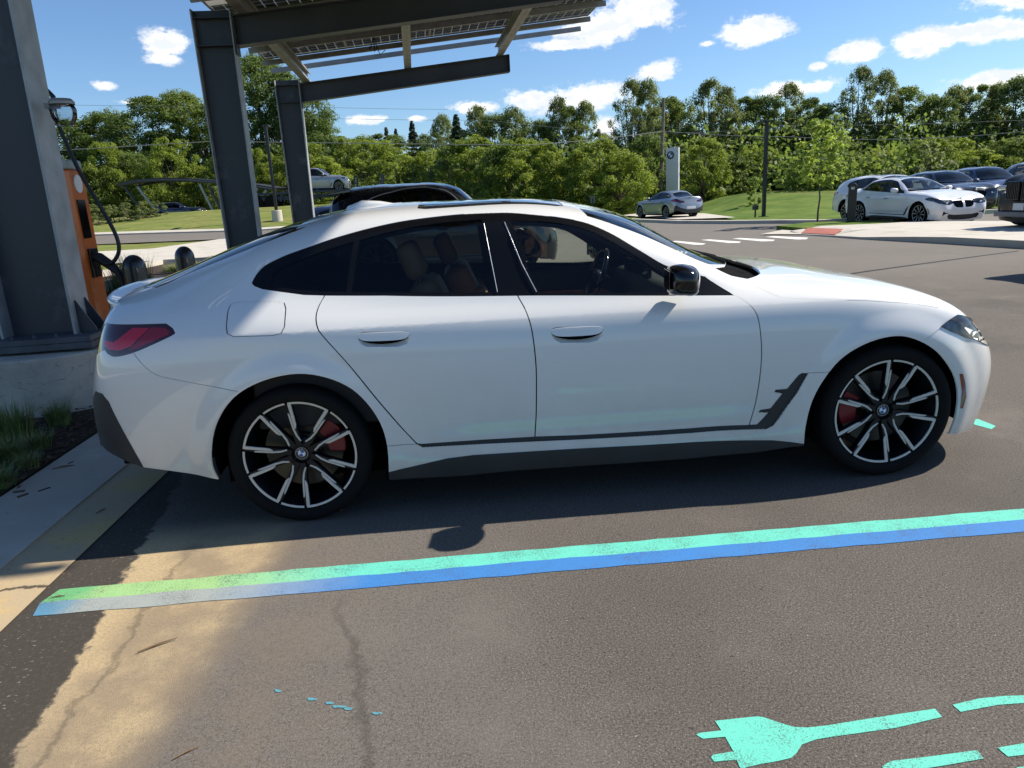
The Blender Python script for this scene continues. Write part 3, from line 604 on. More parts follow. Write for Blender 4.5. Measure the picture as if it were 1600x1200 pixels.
def car(name, label, loc, rz, pm, deform=ident, hero=False, wr=.335, glass_mats=None, group=None, wheel_rot=(3, 39, 0, 20), trim_chrome=False, front=True, rear=True, cat='car', square_grille=False, scale=1, door_low=None, redcal_=True, interior=True):
    root = empty(name, loc, rz, label, cat, group); root.scale = (scale,)*3
    sh = shell(deform); V, Nn = sh; gf_, gr_, gw_ = glass_mats or (g_front, g_rear, g_wind)
    side = 'RL'
    cen = V[CF].mean(1)
    D1 = lambda x, y, z: Vector(deform(np.array([[x, y, z]], float))[0])
    body = part('body', ['body'], sh, pm, root, mask=None)
    part('front_bumper', ['bumper_f'], sh, pm, root); part('rear_bumper', ['bumper_r'], sh, pm, root); part('bonnet', ['hood'], sh, pm, root)
    for s_ in 'RL':
        d1 = part('door', ['door_f'], sh, pm, root, s_); d2 = part('door', ['door_r'], sh, pm, root, s_)
        # flush handles: a recessed cup in the skin and a bar over its upper half
        for lab, dd_ in (('handle_f', d1), ('handle_r', d2)):
            pl = POLY[lab]; A = np.array(pl); c0 = A.mean(0); st = CV
            selv = np.isin(LAB, [lab]); Fh = CF[selv]; u = np.unique(Fh)
            l = (CV[u]-c0); hx = np.abs(l[:, 0]).max(); hz = np.abs(l[:, 1]).max(); Nn2 = Nn.copy(); V2 = V.copy()
            w_ = np.clip(1-(np.abs(l[:, 0])/hx)**4, 0, 1)*np.clip(1-(l[:, 1]/hz)**4, 0, 1); V2[u] -= Nn[u]*(.030*w_)[:, None]
            eps = l*np.array([1/hx, 1/hz]); 
            cup = part('door_handle', [lab], (V2, Nn2), pm, root, s_, flange=0); cup.parent = dd_
            cup.data.polygons.foreach_set('use_smooth', [True]*len(cup.data.polygons))
            try: cup.data.attributes.remove(cup.data.attributes['custom_normal'])
            except Exception: pass
            # the bar
            mb = MB(); nn_ = 14; rowsv = []
            for i in range(nn_+1):
                f_ = -1+2*i/nn_; sx = c0[0]+f_*hx*.97; taper = 1-.55*abs(f_)**5
                zt = c0[1]+hz*.86*(1-.25*abs(f_)**6); zb = c0[1]-hz*(.16+.10*(1-f_*f_))+(.35*hz*abs(f_)**8)
                pr_ = deform(surf([(sx, zt), (sx, (zt*.6+zb*.4)), (sx, zb)])); nv = np.array([0, 1, .12]); nv = nv/np.linalg.norm(nv)
                o_ = .0018*taper
                q = [pr_[0]-nv*.003, pr_[0]*.85+pr_[1]*.15+nv*o_*.8, pr_[1]+nv*o_, pr_[2]+nv*o_*1.1, pr_[2]-nv*.006]
                rowsv.append(q)
            vs = [Vector(p_)*1 for q in rowsv for p_ in q]
            if s_ == 'R': vs = [Vector((v.x, -v.y, v.z)) for v in vs]
            fs = [(i*5+j, i*5+j+1, (i+1)*5+j+1, (i+1)*5+j) for i in range(nn_) for j in range(4)]
            mb.add(vs, fs); b_ = mb.build('handle_bar', pm, dd_, smooth=True)
            sl_ = MB(); vs = []; sy_ = -1 if s_ == 'R' else 1       # dark crescent standing in for the shadow gap under the bar
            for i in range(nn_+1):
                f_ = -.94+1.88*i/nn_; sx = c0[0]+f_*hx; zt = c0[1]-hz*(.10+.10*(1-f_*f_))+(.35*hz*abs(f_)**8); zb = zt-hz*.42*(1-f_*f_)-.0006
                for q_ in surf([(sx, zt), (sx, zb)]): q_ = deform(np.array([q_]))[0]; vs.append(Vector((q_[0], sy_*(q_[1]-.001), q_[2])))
            sl_.add(vs, [(2*i, 2*i+1, 2*i+3, 2*i+2) for i in range(nn_)]); sl_.build('grip_shade', dark, b_)
        part('door_window', ['glass_f'], sh, gf_, d1, s_, off=.006, flange=0); part('door_window', ['glass_r'], sh, gr_, d2, s_, off=.006, flange=0)
        part('quarter_window', ['glass_q'], sh, gr_, root, s_, off=.006, flange=0)
        part('window_trim', ['band'], sh, trimb, root, s_, off=.002, flange=.012)
        part('fuel_flap', ['fuel_door'], sh, pm, root, s_) if s_ == 'R' else part('wing_patch', ['fuel_door'], sh, pm, root, s_)
        part('sill_trim', ['vent'], sh, matt, root, s_, off=.006, flange=-.008); part('side_skirt', ['sill'], sh, matt, root, s_, off=-.004, flange=.02)
        part('side_marker', ['marker'], sh, amber, root, s_, off=-.002, flange=.01)
        tl = part('tail_light', ['taillight'], sh, red_d, root, s_, off=.003, flange=.01)
        part('light_element', ['tail_bright'], sh, red_b, tl, s_, off=.001, flange=.006); part('light_element', ['tail_mid'], sh, red_m, tl, s_, off=.002, flange=.006)
        hl = part('headlight', ['headlight'], sh, lens_clear, root, s_, off=.002, flange=0)
        rf = part('reflector', ['headlight'], sh, mat('headlight_inner', (.16, .165, .17), .22, metal=.8, var=.6, vscale=30), hl, s_, off=.045, flange=-.05)
        ys_ = -1 if s_ == 'R' else 1
        for k, (x_, y_, z_) in enumerate(((.60, .70, .60), (.70, .58, .61))):
            p_ = D1(x_, y_, z_); o_ = supell('lamp_projector', (p_.x-.03, ys_*(p_.y-.02), p_.z), (.022, .035, .032), chrome, hl, (1, 1))
        part('bumper_duct', ['duct'], sh, black, root, s_, off=.02, flange=-.02)
    part('windscreen', ['windshield'], sh, gw_, root, off=.003, flange=0); part('cowl', ['cowl'], sh, dark, root, off=.03, flange=-.02)
    part('roof_panel', ['roof_glass'], sh, mat('panoramic_glass', (.010, .012, .016), .03, coat=1), root, off=.002); part('rear_window', ['rear_glass'], sh, glass('rear_glass', (.22, .26, .26)), root, off=.003)
    part('gap_shade', ['gap'], sh, dark, root, off=.007, flange=0)  # dark strip added beneath the panel gaps so they look shaded
    gr = part('grille', ['kidney'], sh, dark, root, off=.035, flange=-.035)
    mb = MB(); ku = np.array(POLY['kidney']); V_ = deform(surf(ku)); ymin, ymax, zmin, zmax = V_[:, 1].min(), V_[:, 1].max(), V_[:, 2].min(), V_[:, 2].max()
    for sgn in (-1, 1):
        for i in range(9):
            y_ = .055+.29*i/8.6; za_, zb_ = (.53 if i < 6 else .555), .655
            a, b = (Vector(deform(surf([h_]))[0]) for h_ in frt([(y_, za_), (y_, zb_)]))
            mb.bar((a.x-.014, sgn*a.y, a.z), (b.x-.014, sgn*b.y, b.z), .008, .022, Vector((1, 0, 0)))
    mb.build('grille_slats', mat('slat_grey', (.10, .10, .105), .3, metal=.5) if square_grille else black, gr)
    part('lower_intake', ['intake'], sh, matt, root, off=.03, flange=-.03); part('rear_diffuser', ['diffuser'], sh, matt, root, off=-.002, flange=.02)
    part('number_plate', ['plate'], sh, plate_m if rear else pm, root, off=-.002, flange=.008)
    # badges on bonnet and tail
    if front:
        p_ = deform(surf([frt([(.001, .70)])[0]]))[0]; roundel('front_badge', .041, Matrix.Translation((p_[0]+.008, 0, p_[2])) @ Matrix.Rotation(R(90), 4, 'Z') @ Matrix.Rotation(R(38), 4, 'X'), root)
    # lining of the cabin, under every panel that is not glass
    cab = (cen[:, 0] < -.70) & (cen[:, 0] > -3.45) & (CC[:, 1] > 1.2*TS) & ~np.isin(LAB, ['glass_f', 'glass_r', 'glass_q', 'windshield', 'rear_glass', 'cut', 'sill', 'cowl'])
    lowm = CC[:, 1] < 4.6*TS
    ll = [k for k in set(LAB) if k not in ('glass_f', 'glass_r', 'glass_q', 'windshield', 'rear_glass', 'cut', 'sill', 'cowl')]
    part('cabin_lining', ll, sh, trimdark, root, off=.035, flange=0, mask=cab)
    # floor pan, wheel wells
    mb = MB(); mb.box((-1.45, 0, .22), (3.6, 1.46, .10)); mb.box((.42, 0, .30), (.5, 1.1, .2)); mb.box((-3.55, 0, .36), (.5, 1.2, .2)); mb.box((-1.45, 0, .20), (2.04, 1.70, .08))
    for cx in (0, -WB):
        for sgn in (-1, 1):
            mb.lathe([(.405, sgn*.86), (.42, sgn*.55), (0.01, sgn*.55)], c=(cx, 0, WZ+.02), axis='y', n=28, ang=math.pi*1.16, a0=-math.pi*.08)
    mb.build('underbody', dark, root)
    for cx, cy_, f_ in ((0, .0, 1), (-WB, .0, 0)):
        for sgn in (-1, 1):
            yy = sgn*.905; rot = R(wheel_rot[1] if f_ else wheel_rot[0]); 
            wheel(root, cx, yy, WZ*wr/.335, wr, sgn, rot, R(175 if f_ else 22), simple=not redcal_)
    # door mirrors
    for sgn in (-1, 1):
        b = D1(-.93, .86, 1.0)
        dz = D1(-1.0, .8, 1.06).z
        def mf(v):
            return Vector((v.x*(1-.25*(v.y*sgn > 0)*abs(v.y)/.12)+.0, v.y, v.z*(1-.10*abs(v.y)/.12)-.012*(v.x > 0)*v.x/.08))
        mo = supell('door_mirror', (-1.055, sgn*.975, dz), (.078, .115, .070), black if hero else pm, root, (.66, .70), (0, 0, sgn*.12), mf)
        o_ = MB(); o_.box((0, 0, 0), (.004, .15, .085)); g_ = o_.build('mirror_glass', mat('mirror_silver', (.25, .27, .3), .05, metal=1), mo, bevel=.02); g_.location = (-.070, 0, .004)
        s_ = MB(); s_.add([(-.045, -sgn*.02, -.035), (.05, -sgn*.02, -.035), (.04, -sgn*.13, -.055), (-.045, -sgn*.13, -.055), (-.045, -sgn*.02, -.055), (.05, -sgn*.02, -.055), (.04, -sgn*.13, -.085), (-.045, -sgn*.13, -.085)], [(0, 1, 2, 3), (7, 6, 5, 4), (0, 4, 5, 1), (1, 5, 6, 2), (2, 6, 7, 3), (3, 7, 4, 0)])
        s_.build('mirror_stalk', black, mo, bevel=.006)
    if interior:
        def seat(x, y, dx=0, s=1):
            c = rbox('seat', (x, y, .46), (.52, .50, .20), tan_l, root, (0, R(-6), 0), .07)
            b_ = rbox('backrest', (-.30, 0, .34), (.17, .49, .66), tan_l, c, (0, R(-18), 0), .07)
            for s2 in (-1, 1): rbox('bolster', (-.24, s2*.20, .27), (.16, .10, .50), tan_l, c, (0, R(-18), 0), .045)
            h_ = rbox('headrest', (-.43, 0, .76), (.11, .27, .19), tan_l, c, (0, R(-14), 0), .05)
            p_ = MB(); [p_.tube([(-.40, q*.06, .60), (-.43, q*.06, .74)], .007, 8) for q in (-1, 1)]; p_.build('headrest_post', chrome, c)
        seat(-1.78, -.38); seat(-1.62, .38)
        rb = rbox('rear_bench', (-2.62, 0, .47), (.50, 1.28, .20), tan_l, root, (0, R(-8), 0), .07); rbox('backrest', (-.38, 0, .30), (.16, 1.24, .56), tan_l, rb, (0, R(-24), 0), .06)
        for y in (-.40, 0, .40): rbox('headrest', (-.50, y, .60), (.09, .24, .13), tan_l, rb, (0, R(-14), 0), .04)
        da = rbox('dashboard', (-.80, 0, .84), (.46, 1.42, .22), trimdark, root, (0, R(8), 0), .07); rbox('screen', (-.20, .18, .12), (.02, .62, .14), mat('screen_off', (.01, .012, .02), .1, coat=1), da, (0, R(-8), 0), .008)
        rbox('centre_console', (-1.45, 0, .48), (1.1, .24, .26), trimdark, root, (0, 0, 0), .05)
        sw = MB(); pts_ = [(0, .182*math.cos(2*math.pi*i/40), .182*math.sin(2*math.pi*i/40)) for i in range(41)]; sw.tube(pts_, .016, 10, cap=False)
        for a in (0, 180, 270): sw.bar((0, .05*math.cos(R(a)), .05*math.sin(R(a))), (0, .175*math.cos(R(a)), .175*math.sin(R(a))), .035, .02, Vector((1, 0, 0)))
        sw.lathe([(0, -.03), (.055, -.03), (.06, 0), (.05, .04)], axis='x', n=24); o_ = sw.build('steering_wheel', black, root, smooth=True); o_.location = (-1.20, .38, .93); o_.rotation_euler = (0, R(22), 0)
        c_ = MB().bar((.02, 0, 0), (.30, 0, -.02), .08, .08).build('steering_column', trimdark, o_)
        for sgn in (-1, 1):
            rbox('door_card', (-1.9, sgn*.80, .66), (2.3, .05, .42), tan_l if sgn > 0 else trimdark, root, (0, 0, 0), .02)
            rbox('door_card', (-2.02, sgn*.785, .89), (2.2, .07, .16), trimdark, root, (0, 0, 0), .03)
        rbox('parcel_shelf', (-3.22, 0, .95), (.5, 1.2, .04), trimdark, root, (0, R(2), 0), .01)
        rm = supell('rear_view_mirror', (-1.22, 0, 1.27), (.02, .12, .032), black, root, (.5, .5))
    return root, sh, D1
# ------------------------------------------------------------------ the white car in the stall
hero, hsh, _ = car('parked_car', 'white four-door fastback parked beside the turquoise and blue stall line, nearest car in the picture', (0, 0, 0), 0, white_p, hero=True)
HV, HN = hsh
# boot lip spoiler
sp = MB(); path = [(-3.56,.685,1.058),(-3.65,.645,1.055),(-3.725,.575,1.058),(-3.778,.46,1.066),(-3.808,.32,1.076),(-3.822,.16,1.082),(-3.826,0,1.084)]
pp = path+[(a, -b, c) for a, b, c in path[-2::-1]]
P3 = np.array(pp); tt = np.linspace(0, 1, len(P3)); TT = np.linspace(0, 1, 61); mm_ = spline_coef(tt, P3)
ii = np.clip(np.searchsorted(tt, TT)-1, 0, len(tt)-2); h_ = (tt[ii+1]-tt[ii])[:, None]; a_ = (tt[ii+1]-TT)[:, None]/h_; b_ = 1-a_
C3 = a_*P3[ii]+b_*P3[ii+1]+((a_**3-a_)*mm_[ii]+(b_**3-b_)*mm_[ii+1])*h_*h_/6
vs = []; fs = []
for i, c in enumerate(C3):
    d = C3[min(i+1, 60)]-C3[max(i-1, 0)]; d[2] = 0; d /= np.linalg.norm(d); o = np.array([-d[1], d[0], 0]);
    if o @ (c-np.array([-3.2, 0, 1])) < 0: o = -o
    e_ = min(1, min(i, 60-i)/9); hgt = .024*e_+.003
    for (u_, z_) in ((-.085, -.004), (-.045, hgt*.35), (-.012, hgt*.8), (.006, hgt), (.012, hgt-.006), (.004, -.012), (-.02, -.03)):
        q = c+o*u_*(1 if u_ > 0 else (.3+.7*e_)); vs.append((q[0], q[1], q[2]+z_))
n_ = 7
for i in range(60):
    for j in range(n_-1): fs.append((i*n_+j, i*n_+j+1, (i+1)*n_+j+1, (i+1)*n_+j))
mesh('boot_spoiler', vs, fs, white_p, hero, True)
# black seam under the spoiler tips
s2 = MB(); s2.tube([Vector(C3[i])+Vector((0, -.004 if i > 30 else .004, -.014)) for i in range(50, 60)], .006, 8); s2.tube([Vector(C3[i])+Vector((0, .004, -.014)) for i in range(1, 11)], .006, 8); s2.build('spoiler_seam', black, hero)
# shark fin aerial
fin = MB(); pr = [(-2.83,0,0),(-2.80,.012,.035),(-2.72,.020,.052),(-2.62,.026,.030),(-2.55,.02,.006),(-2.50,.006,0)]
vs = []; fs = []
for (x, hw, hz) in pr:
    x += .16; zb = 1.398+(x+2.83)*.13
    for k in range(9):
        a = math.pi*k/8; vs.append((x, math.cos(a)*(hw+.012), zb+math.sin(a)*(hz+.002)-.006))
for i in range(len(pr)-1):
    for k in range(8): fs.append((i*9+k, i*9+k+1, (i+1)*9+k+1, (i+1)*9+k))
mesh('roof_aerial', vs, fs, white_p, hero, True)
# wipers
wp = MB()
for (a, b, c) in (((-.53,-.45,1.035),(-.66,-.10,1.085),(-.60,.25,1.07)), ((-.53,.1,1.05),(-.62,.45,1.075),(-.66,.62,1.07))): wp.tube([a, b], .008, 6); wp.tube([Vector(b)+Vector((.02,-.28,-.02)), b, c], .006, 6)
wp.build('wiper', matt, hero)
# seat belt strap seen through the rear glass, kraft bag on the bench
bag = MB(); bag.box((0, 0, .15), (.20, .13, .30), taper=1.04); bag.box((.0, .0, .31), (.195, .125, .02)); 
bo = bag.build('paper_bag', mat('kraft_paper', (.42, .27, .13), .8, var=.15, vscale=30, bump=.3, bscale=40), None); bo.location = (-2.66, -.35, .60); bo.rotation_euler = (R(3), R(5), R(25))
tag(bo, 'brown kraft paper bag standing on the rear seat of the white fastback', 'bag')

# bright seal lines beside the black centre pillar and a thin glint along the window sill
def pxw(l, lift=.003):
    o = []
    for h in px(l):
        q = surf([h])[0]; o.append(Vector((q[0], -q[1]-lift, q[2])))
    return o
for k_, l_ in enumerate(([(788,347),(800,376),(815,412),(838,456)], [(756,349),(764,390),(777,456)])):
    MB().tube(pxw(l_), .0028 if k_ == 0 else .0018, 6).build('window_seal', mat('seal_bright', (.45, .47, .5), .25, metal=.5), hero)

MB().tube([Vector((C3[i][0], C3[i][1], C3[i][2]))+(Vector((-3.2, 0, 0))-Vector((C3[i][0], C3[i][1], 0))).normalized()*.075*min(1, min(i, 60-i)/8)+Vector((0, 0, .012)) for i in range(4, 57)], .0045, 6).build('lip_seam', dark, hero)
# ------------------------------------------------------------------ ground
def smooth(a, b, x): t = np.clip((x-a)/(b-a), 0, 1); return t*t*(3-2*t)
def H(x, y):
    x = np.asarray(x, float); y = np.asarray(y, float)
    z = -.008*np.clip(y-1, 0, 89)-.06
    lw = smooth(-4.5, -10, x)
    zl = np.interp(y, [0, 20, 24, 28, 33, 37, 42, 50, 56, 75, 140], [-.06, -.2, -.2, -.16, -.02, .14, .75, 1.45, 1.25, .8, .6])
    # left lawn: a low mound that dies out towards the lot and the far left
    side = np.clip(1-((x+17)/15)**2, 0, 1)**.5
    zl2 = np.interp(y, [0, 20, 24, 28, 33, 37, 44, 60, 75, 140], [-.06, -.2, -.2, -.16, -.02, .12, .35, .9, .9, .6])
    z = z*(1-lw)+lw*(zl2+(zl-zl2)*side)
    mr = np.exp(-((x-20-(y-45)*.45)/12.5)**2-((y-49)/10)**2)*1.05+np.exp(-((x-27)/9)**2-((y-38)/7)**2)*.4
    rd = smooth(0, 7, (y-21.5)*.86+(x-12.5)*.5)*smooth(12.2, 17.5, x-(y-40)*.12)
    return z+mr*rd
def hz(x, y): return float(H(x, y))
def sheet(name, poly, m_, dz, zf=None, n=1.0, tagk='structure', thick=0):
    """flat polygon draped on the slightly falling lot"""
    fine = zf is not None; zf = zf or (lambda x, y: gz(y))
    P_ = [Vector((a, b, 0)) for a, b in poly]; tr = geometry.tessellate_polygon([P_])
    bm = bmesh.new(); bv = [bm.verts.new(p) for p in P_]
    for t in tr:
        try: bm.faces.new([bv[i] for i in t])
        except ValueError: pass
    ys_ = [p.y for p in P_]; xs_ = [p.x for p in P_]
    cuts = [((0, 1, 0), (0, 1, 0))]
    if fine:
        cuts += [((0, v, 0), (0, 1, 0)) for v in np.arange(math.floor(min(ys_)), max(ys_), 1.0)]+[((v, 0, 0), (1, 0, 0)) for v in np.arange(math.floor(min(xs_)), max(xs_), 1.0)]
    for co_, no_ in cuts: bmesh.ops.bisect_plane(bm, geom=list(bm.verts)+list(bm.edges)+list(bm.faces), plane_co=co_, plane_no=no_, dist=1e-5)
    bm.normal_update()
    for f in bm.faces:
        if f.normal.z < 0: f.normal_flip()
    if thick:
        r_ = bmesh.ops.extrude_face_region(bm, geom=list(bm.faces)); nv = {v for v in r_['geom'] if isinstance(v, bmesh.types.BMVert)}
        for v in bm.verts:
            v.co.z = zf(v.co.x, v.co.y)+dz-(0 if v in nv else thick)
        bmesh.ops.recalc_face_normals(bm, faces=bm.faces)
    else:
        for v in bm.verts: v.co.z = zf(v.co.x, v.co.y)+dz
    me = bpy.data.meshes.new(name); bm.to_mesh(me); bm.free(); o = link(name, me, None, m_)
    if tagk: o['kind'] = tagk
    return o
def gmat(name, base, layers, rough=.9, bump=.25, bscale=220, spec=.3):
    """ground material: base colour, then layers (colour, scale, lo, hi, strength, window) in world metres"""
    m_ = bpy.data.materials.new(name); t, n, l = nodes(m_); p = n['Principled BSDF']; p.inputs['Roughness'].default_value = rough; p.inputs['Specular IOR Level'].default_value = spec
    g = n.new('ShaderNodeNewGeometry'); sx = n.new('ShaderNodeSeparateXYZ'); l.new(g.outputs['Position'], sx.inputs[0]); cur = None
    def nz(scale, det=5, rg=.6, st=(1, 1, 1)):
        mp = n.new('ShaderNodeMapping'); mp.inputs['Scale'].default_value = st; l.new(g.outputs['Position'], mp.inputs[0])
        z = n.new('ShaderNodeTexNoise'); z.inputs['Scale'].default_value = scale; z.inputs['Detail'].default_value = det; z.inputs['Roughness'].default_value = rg; l.new(mp.outputs[0], z.inputs['Vector']); return z.outputs[0]
    def mr(v, a, b, c=0, d=1):
        x = n.new('ShaderNodeMapRange'); x.interpolation_type = 'SMOOTHSTEP'; l.new(v, x.inputs[0]); x.inputs[1].default_value = a; x.inputs[2].default_value = b; x.inputs[3].default_value = c; x.inputs[4].default_value = d; return x.outputs[0]
    def mth(op, a, b):
        x = n.new('ShaderNodeMath'); x.operation = op
        for i, v in enumerate((a, b)):
            if isinstance(v, (int, float)): x.inputs[i].default_value = v
            else: l.new(v, x.inputs[i])
        return x.outputs[0]
    rgb = n.new('ShaderNodeRGB'); rgb.outputs[0].default_value = (*base, 1); cur = rgb.outputs[0]
    for ly in layers:
        col, fac = ly[0], ly[1](nz, mr, mth, sx)
        mx_ = n.new('ShaderNodeMixRGB'); mx_.blend_type = ly[2] if len(ly) > 2 else 'MIX'; l.new(fac, mx_.inputs[0]); l.new(cur, mx_.inputs[1]); mx_.inputs[2].default_value = (*col, 1); cur = mx_.outputs[0]
    l.new(cur, p.inputs['Base Color'])
    if bump:
        b = n.new('ShaderNodeBump'); b.inputs['Strength'].default_value = bump; b.inputs['Distance'].default_value = .006
        l.new(nz(bscale, 4, .8), b.inputs['Height']); l.new(b.outputs[0], p.inputs['Normal'])
    return m_
def tanmask(nz, mr, mth, sx):       # washed-out sediment along the gutter side of the stall
    nn_ = mth('MULTIPLY', mth('SUBTRACT', nz(5, 7, .7), .5), .20); yy = mth('ADD', sx.outputs[1], 1.6)
    xl = mth('ADD', mth('ADD', sx.outputs[0], nn_), mth('MULTIPLY', yy, .15)); xr = mth('ADD', mth('ADD', sx.outputs[0], nn_), mth('MULTIPLY', yy, -.10))
    y = mth('MULTIPLY', mr(sx.outputs[1], -2.9, -1.9, .6, 1), mr(sx.outputs[1], -.75, -1.08, .06, 1))  # sediment thinned inside the car's shadow, painting that shade darker
    return mth('MULTIPLY', mth('MULTIPLY', mth('MULTIPLY', mr(xl, -3.515, -3.49), mr(xr, -2.88, -3.08)), y), mth('MULTIPLY', mr(nz(90, 5, .9), .36, .56, .45, 1), mr(nz(2.1, 5, .6), .25, .55, .55, 1)))
asphalt = gmat('asphalt', (.100, .086, .073), [
    ((.25, .22, .19), lambda nz, mr, mth, sx: mr(nz(150, 4, .9), .50, .60)),
    ((.36, .33, .29), lambda nz, mr, mth, sx: mr(nz(75, 2, .6), .70, .73, 0, .8)),
    ((.030, .025, .022), lambda nz, mr, mth, sx: mr(nz(125, 4, .9), .53, .59, 0, .95)),
    ((.028, .024, .02), lambda nz, mr, mth, sx: mr(nz(48, 3, .6), .66, .69, 0, .8)),
    ((.060, .052, .045), lambda nz, mr, mth, sx: mr(nz(.45, 5, .6), .42, .70, 0, .45)),
    ((.19, .165, .140), lambda nz, mr, mth, sx: mr(nz(1.3, 5, .65), .50, .75, 0, .45)),
    ((.20, .18, .155), lambda nz, mr, mth, sx: mth('MULTIPLY', mr(sx.outputs[1], 3, 9), .55)),
    ((.19, .175, .155), lambda nz, mr, mth, sx: mth('MULTIPLY', mth('MULTIPLY', mr(sx.outputs[0], -1.6, -2.5, 0, .55), mr(sx.outputs[1], -.7, -1.1)), mr(nz(60, 4, .85), .42, .58, .2, 1))),
    ((.52, .39, .215), tanmask),
    ((.20, .155, .11), lambda nz, mr, mth, sx: mth('MULTIPLY', mth('MULTIPLY', mth('MULTIPLY', mr(sx.outputs[0], -2.2, -3.2), mr(sx.outputs[1], -.7, -1.1)), mr(sx.outputs[0], -3.5, -3.3)), mr(nz(5, 5, .6), .35, .6, .1, .6))),  # brown sediment tone, also held back to deepen the car's shadow
    ((.050, .042, .032), lambda nz, mr, mth, sx: mth('MULTIPLY', mr(mth('ADD', mth('ADD', sx.outputs[0], mth('MULTIPLY', mth('SUBTRACT', nz(5, 7, .7), .5), .20)), mth('MULTIPLY', mth('ADD', sx.outputs[1], 1.6), .15)), -3.49, -3.515), mth('MULTIPLY', mr(sx.outputs[1], 2.5, .8), mr(nz(60, 4, .7), .25, .55, .55, .95)))),
    ((.30, .26, .19), lambda nz, mr, mth, sx: mth('MULTIPLY', mr(mth('ADD', sx.outputs[0], mth('MULTIPLY', nz(3, 4, .6), .2)), -3.30, -3.45), mr(nz(45, 2, .5, (1, 2.5, 1)), .66, .72, 0, .8))),
    ((.045, .038, .032), lambda nz, mr, mth, sx: mth('MULTIPLY', mr(mth('ABSOLUTE', mth('ADD', mth('ADD', sx.outputs[0], 3.33), mth('MULTIPLY', mth('SUBTRACT', nz(4.3, 6, .7), .5), .24)), 0), .022, .002), mr(sx.outputs[1], -.9, -1.3, 0, .38))),
    ((.050, .042, .036), lambda nz, mr, mth, sx: mth('MULTIPLY', mr(mth('ABSOLUTE', mth('ADD', mth('ADD', mth('ADD', sx.outputs[0], 2.56), mth('MULTIPLY', mth('ADD', sx.outputs[1], 1.75), .25)), mth('MULTIPLY', mth('SUBTRACT', nz(2.4, 6, .7), .5), .36)), 0), .035, .0), mr(sx.outputs[1], -1.5, -1.9, 0, .45))),
], rough=.92, bump=.55, bscale=260)
far_asphalt = asphalt
def joint(nz, mr, mth, sx):      # contraction joints across the slab every 3 m
    v = mth('ADD', mth('MULTIPLY', mth('SUBTRACT', nz(6, 5, .7), .5), .05), mth('MULTIPLY', mth('ADD', sx.outputs[1], 1.345+30), 1/3)); f = mth('FRACT', v, 0)
    return mth('MULTIPLY', mr(mth('ABSOLUTE', mth('SUBTRACT', mth('FRACT', mth('ADD', v, .5), 0), .5), 0), .0065, .002), .9)
conc = gmat('concrete', (.42, .37, .30), [((.50, .46, .38), lambda nz, mr, mth, sx: mr(nz(1.2, 6, .65), .4, .7)), ((.22, .18, .13), lambda nz, mr, mth, sx: mr(nz(9, 6, .7), .58, .78, 0, .5)), ((.30, .26, .2), lambda nz, mr, mth, sx: mr(nz(160, 3, .7), .55, .7, 0, .5)), ((.06, .05, .04), joint), ((.05, .045, .04), lambda nz, mr, mth, sx: mr(nz(7, 6, .75), .66, .72, 0, .6))], rough=.85, bump=.2)
conc_pale = gmat('concrete_pale', (.52, .48, .41), [((.43, .39, .32), lambda nz, mr, mth, sx: mr(nz(1.0, 6, .65), .45, .7)), ((.34, .3, .25), lambda nz, mr, mth, sx: mr(nz(120, 3, .7), .58, .7, 0, .4))], rough=.85, bump=.15)
gutter_m = gmat('gutter_concrete', (.44, .34, .21), [((.52, .37, .16), lambda nz, mr, mth, sx: mr(nz(3, 6, .65), .45, .65)), ((.12, .10, .08), lambda nz, mr, mth, sx: mr(nz(12, 6, .7, (2, 1, 1)), .6, .72, 0, .7)), ((.2, .16, .11), lambda nz, mr, mth, sx: mr(nz(150, 3, .7), .56, .68, 0, .5)), ((.05, .04, .03), joint)], rough=.85, bump=.25)
grass_m = gmat('grass_ground', (.085, .145, .022), [((.150, .20, .04), lambda nz, mr, mth, sx: mr(nz(.35, 6, .7), .40, .65)), ((.22, .19, .075), lambda nz, mr, mth, sx: mr(nz(.16, 5, .7, (1, .6, 1)), .54, .68, 0, .75)), ((.27, .24, .085), lambda nz, mr, mth, sx: mth('MULTIPLY', mr(sx.outputs[0], -8, -12, 0, .75), mr(nz(.7, 6, .8, (.5, 1.6, 1)), .32, .62))), ((.035, .065, .012), lambda nz, mr, mth, sx: mr(nz(2.2, 5, .8, (.6, 2.2, 1)), .48, .68, 0, .8)), ((.14, .18, .05), lambda nz, mr, mth, sx: mr(nz(30, 4, .8), .5, .7, 0, .7))], rough=.95, bump=1.0, bscale=24, spec=.1)
mulch_m = gmat('mulch', (.045, .028, .018), [((.09, .06, .035), lambda nz, mr, mth, sx: mr(nz(35, 5, .8), .5, .65)), ((.012, .008, .006), lambda nz, mr, mth, sx: mr(nz(60, 4, .8), .52, .62))], rough=.95, bump=1, bscale=60)
xs = np.concatenate([np.arange(-220, -60, 16.), np.arange(-60, 70, 1.0), np.arange(70, 260, 16.)]); ysg = np.concatenate([[-60, -30], np.arange(-16, 90, 1.0), np.arange(90, 400, 20.)])
X_, Y_ = np.meshgrid(xs, ysg); Z_ = H(X_, Y_)+np.random.RandomState(2).normal(0, .012, X_.shape)*((Y_ > 24)); nx = len(xs)
go = mesh('ground', np.stack([X_.ravel(), Y_.ravel(), Z_.ravel()], 1), [(j*nx+i, j*nx+i+1, (j+1)*nx+i+1, (j+1)*nx+i) for j in range(len(ysg)-1) for i in range(nx-1)], grass_m, None, True); go['kind'] = 'structure'
sheet('parking_lot', [(-3.84, -16), (40, -16), (40, 24), (12.6, 21.0), (10.4, 22.6), (8.6, 26.2), (6.6, 32), (5.2, 38), (-7.6, 38), (-8.6, 27.5), (-8.4, 20), (-3.84, 20)], asphalt, 0)
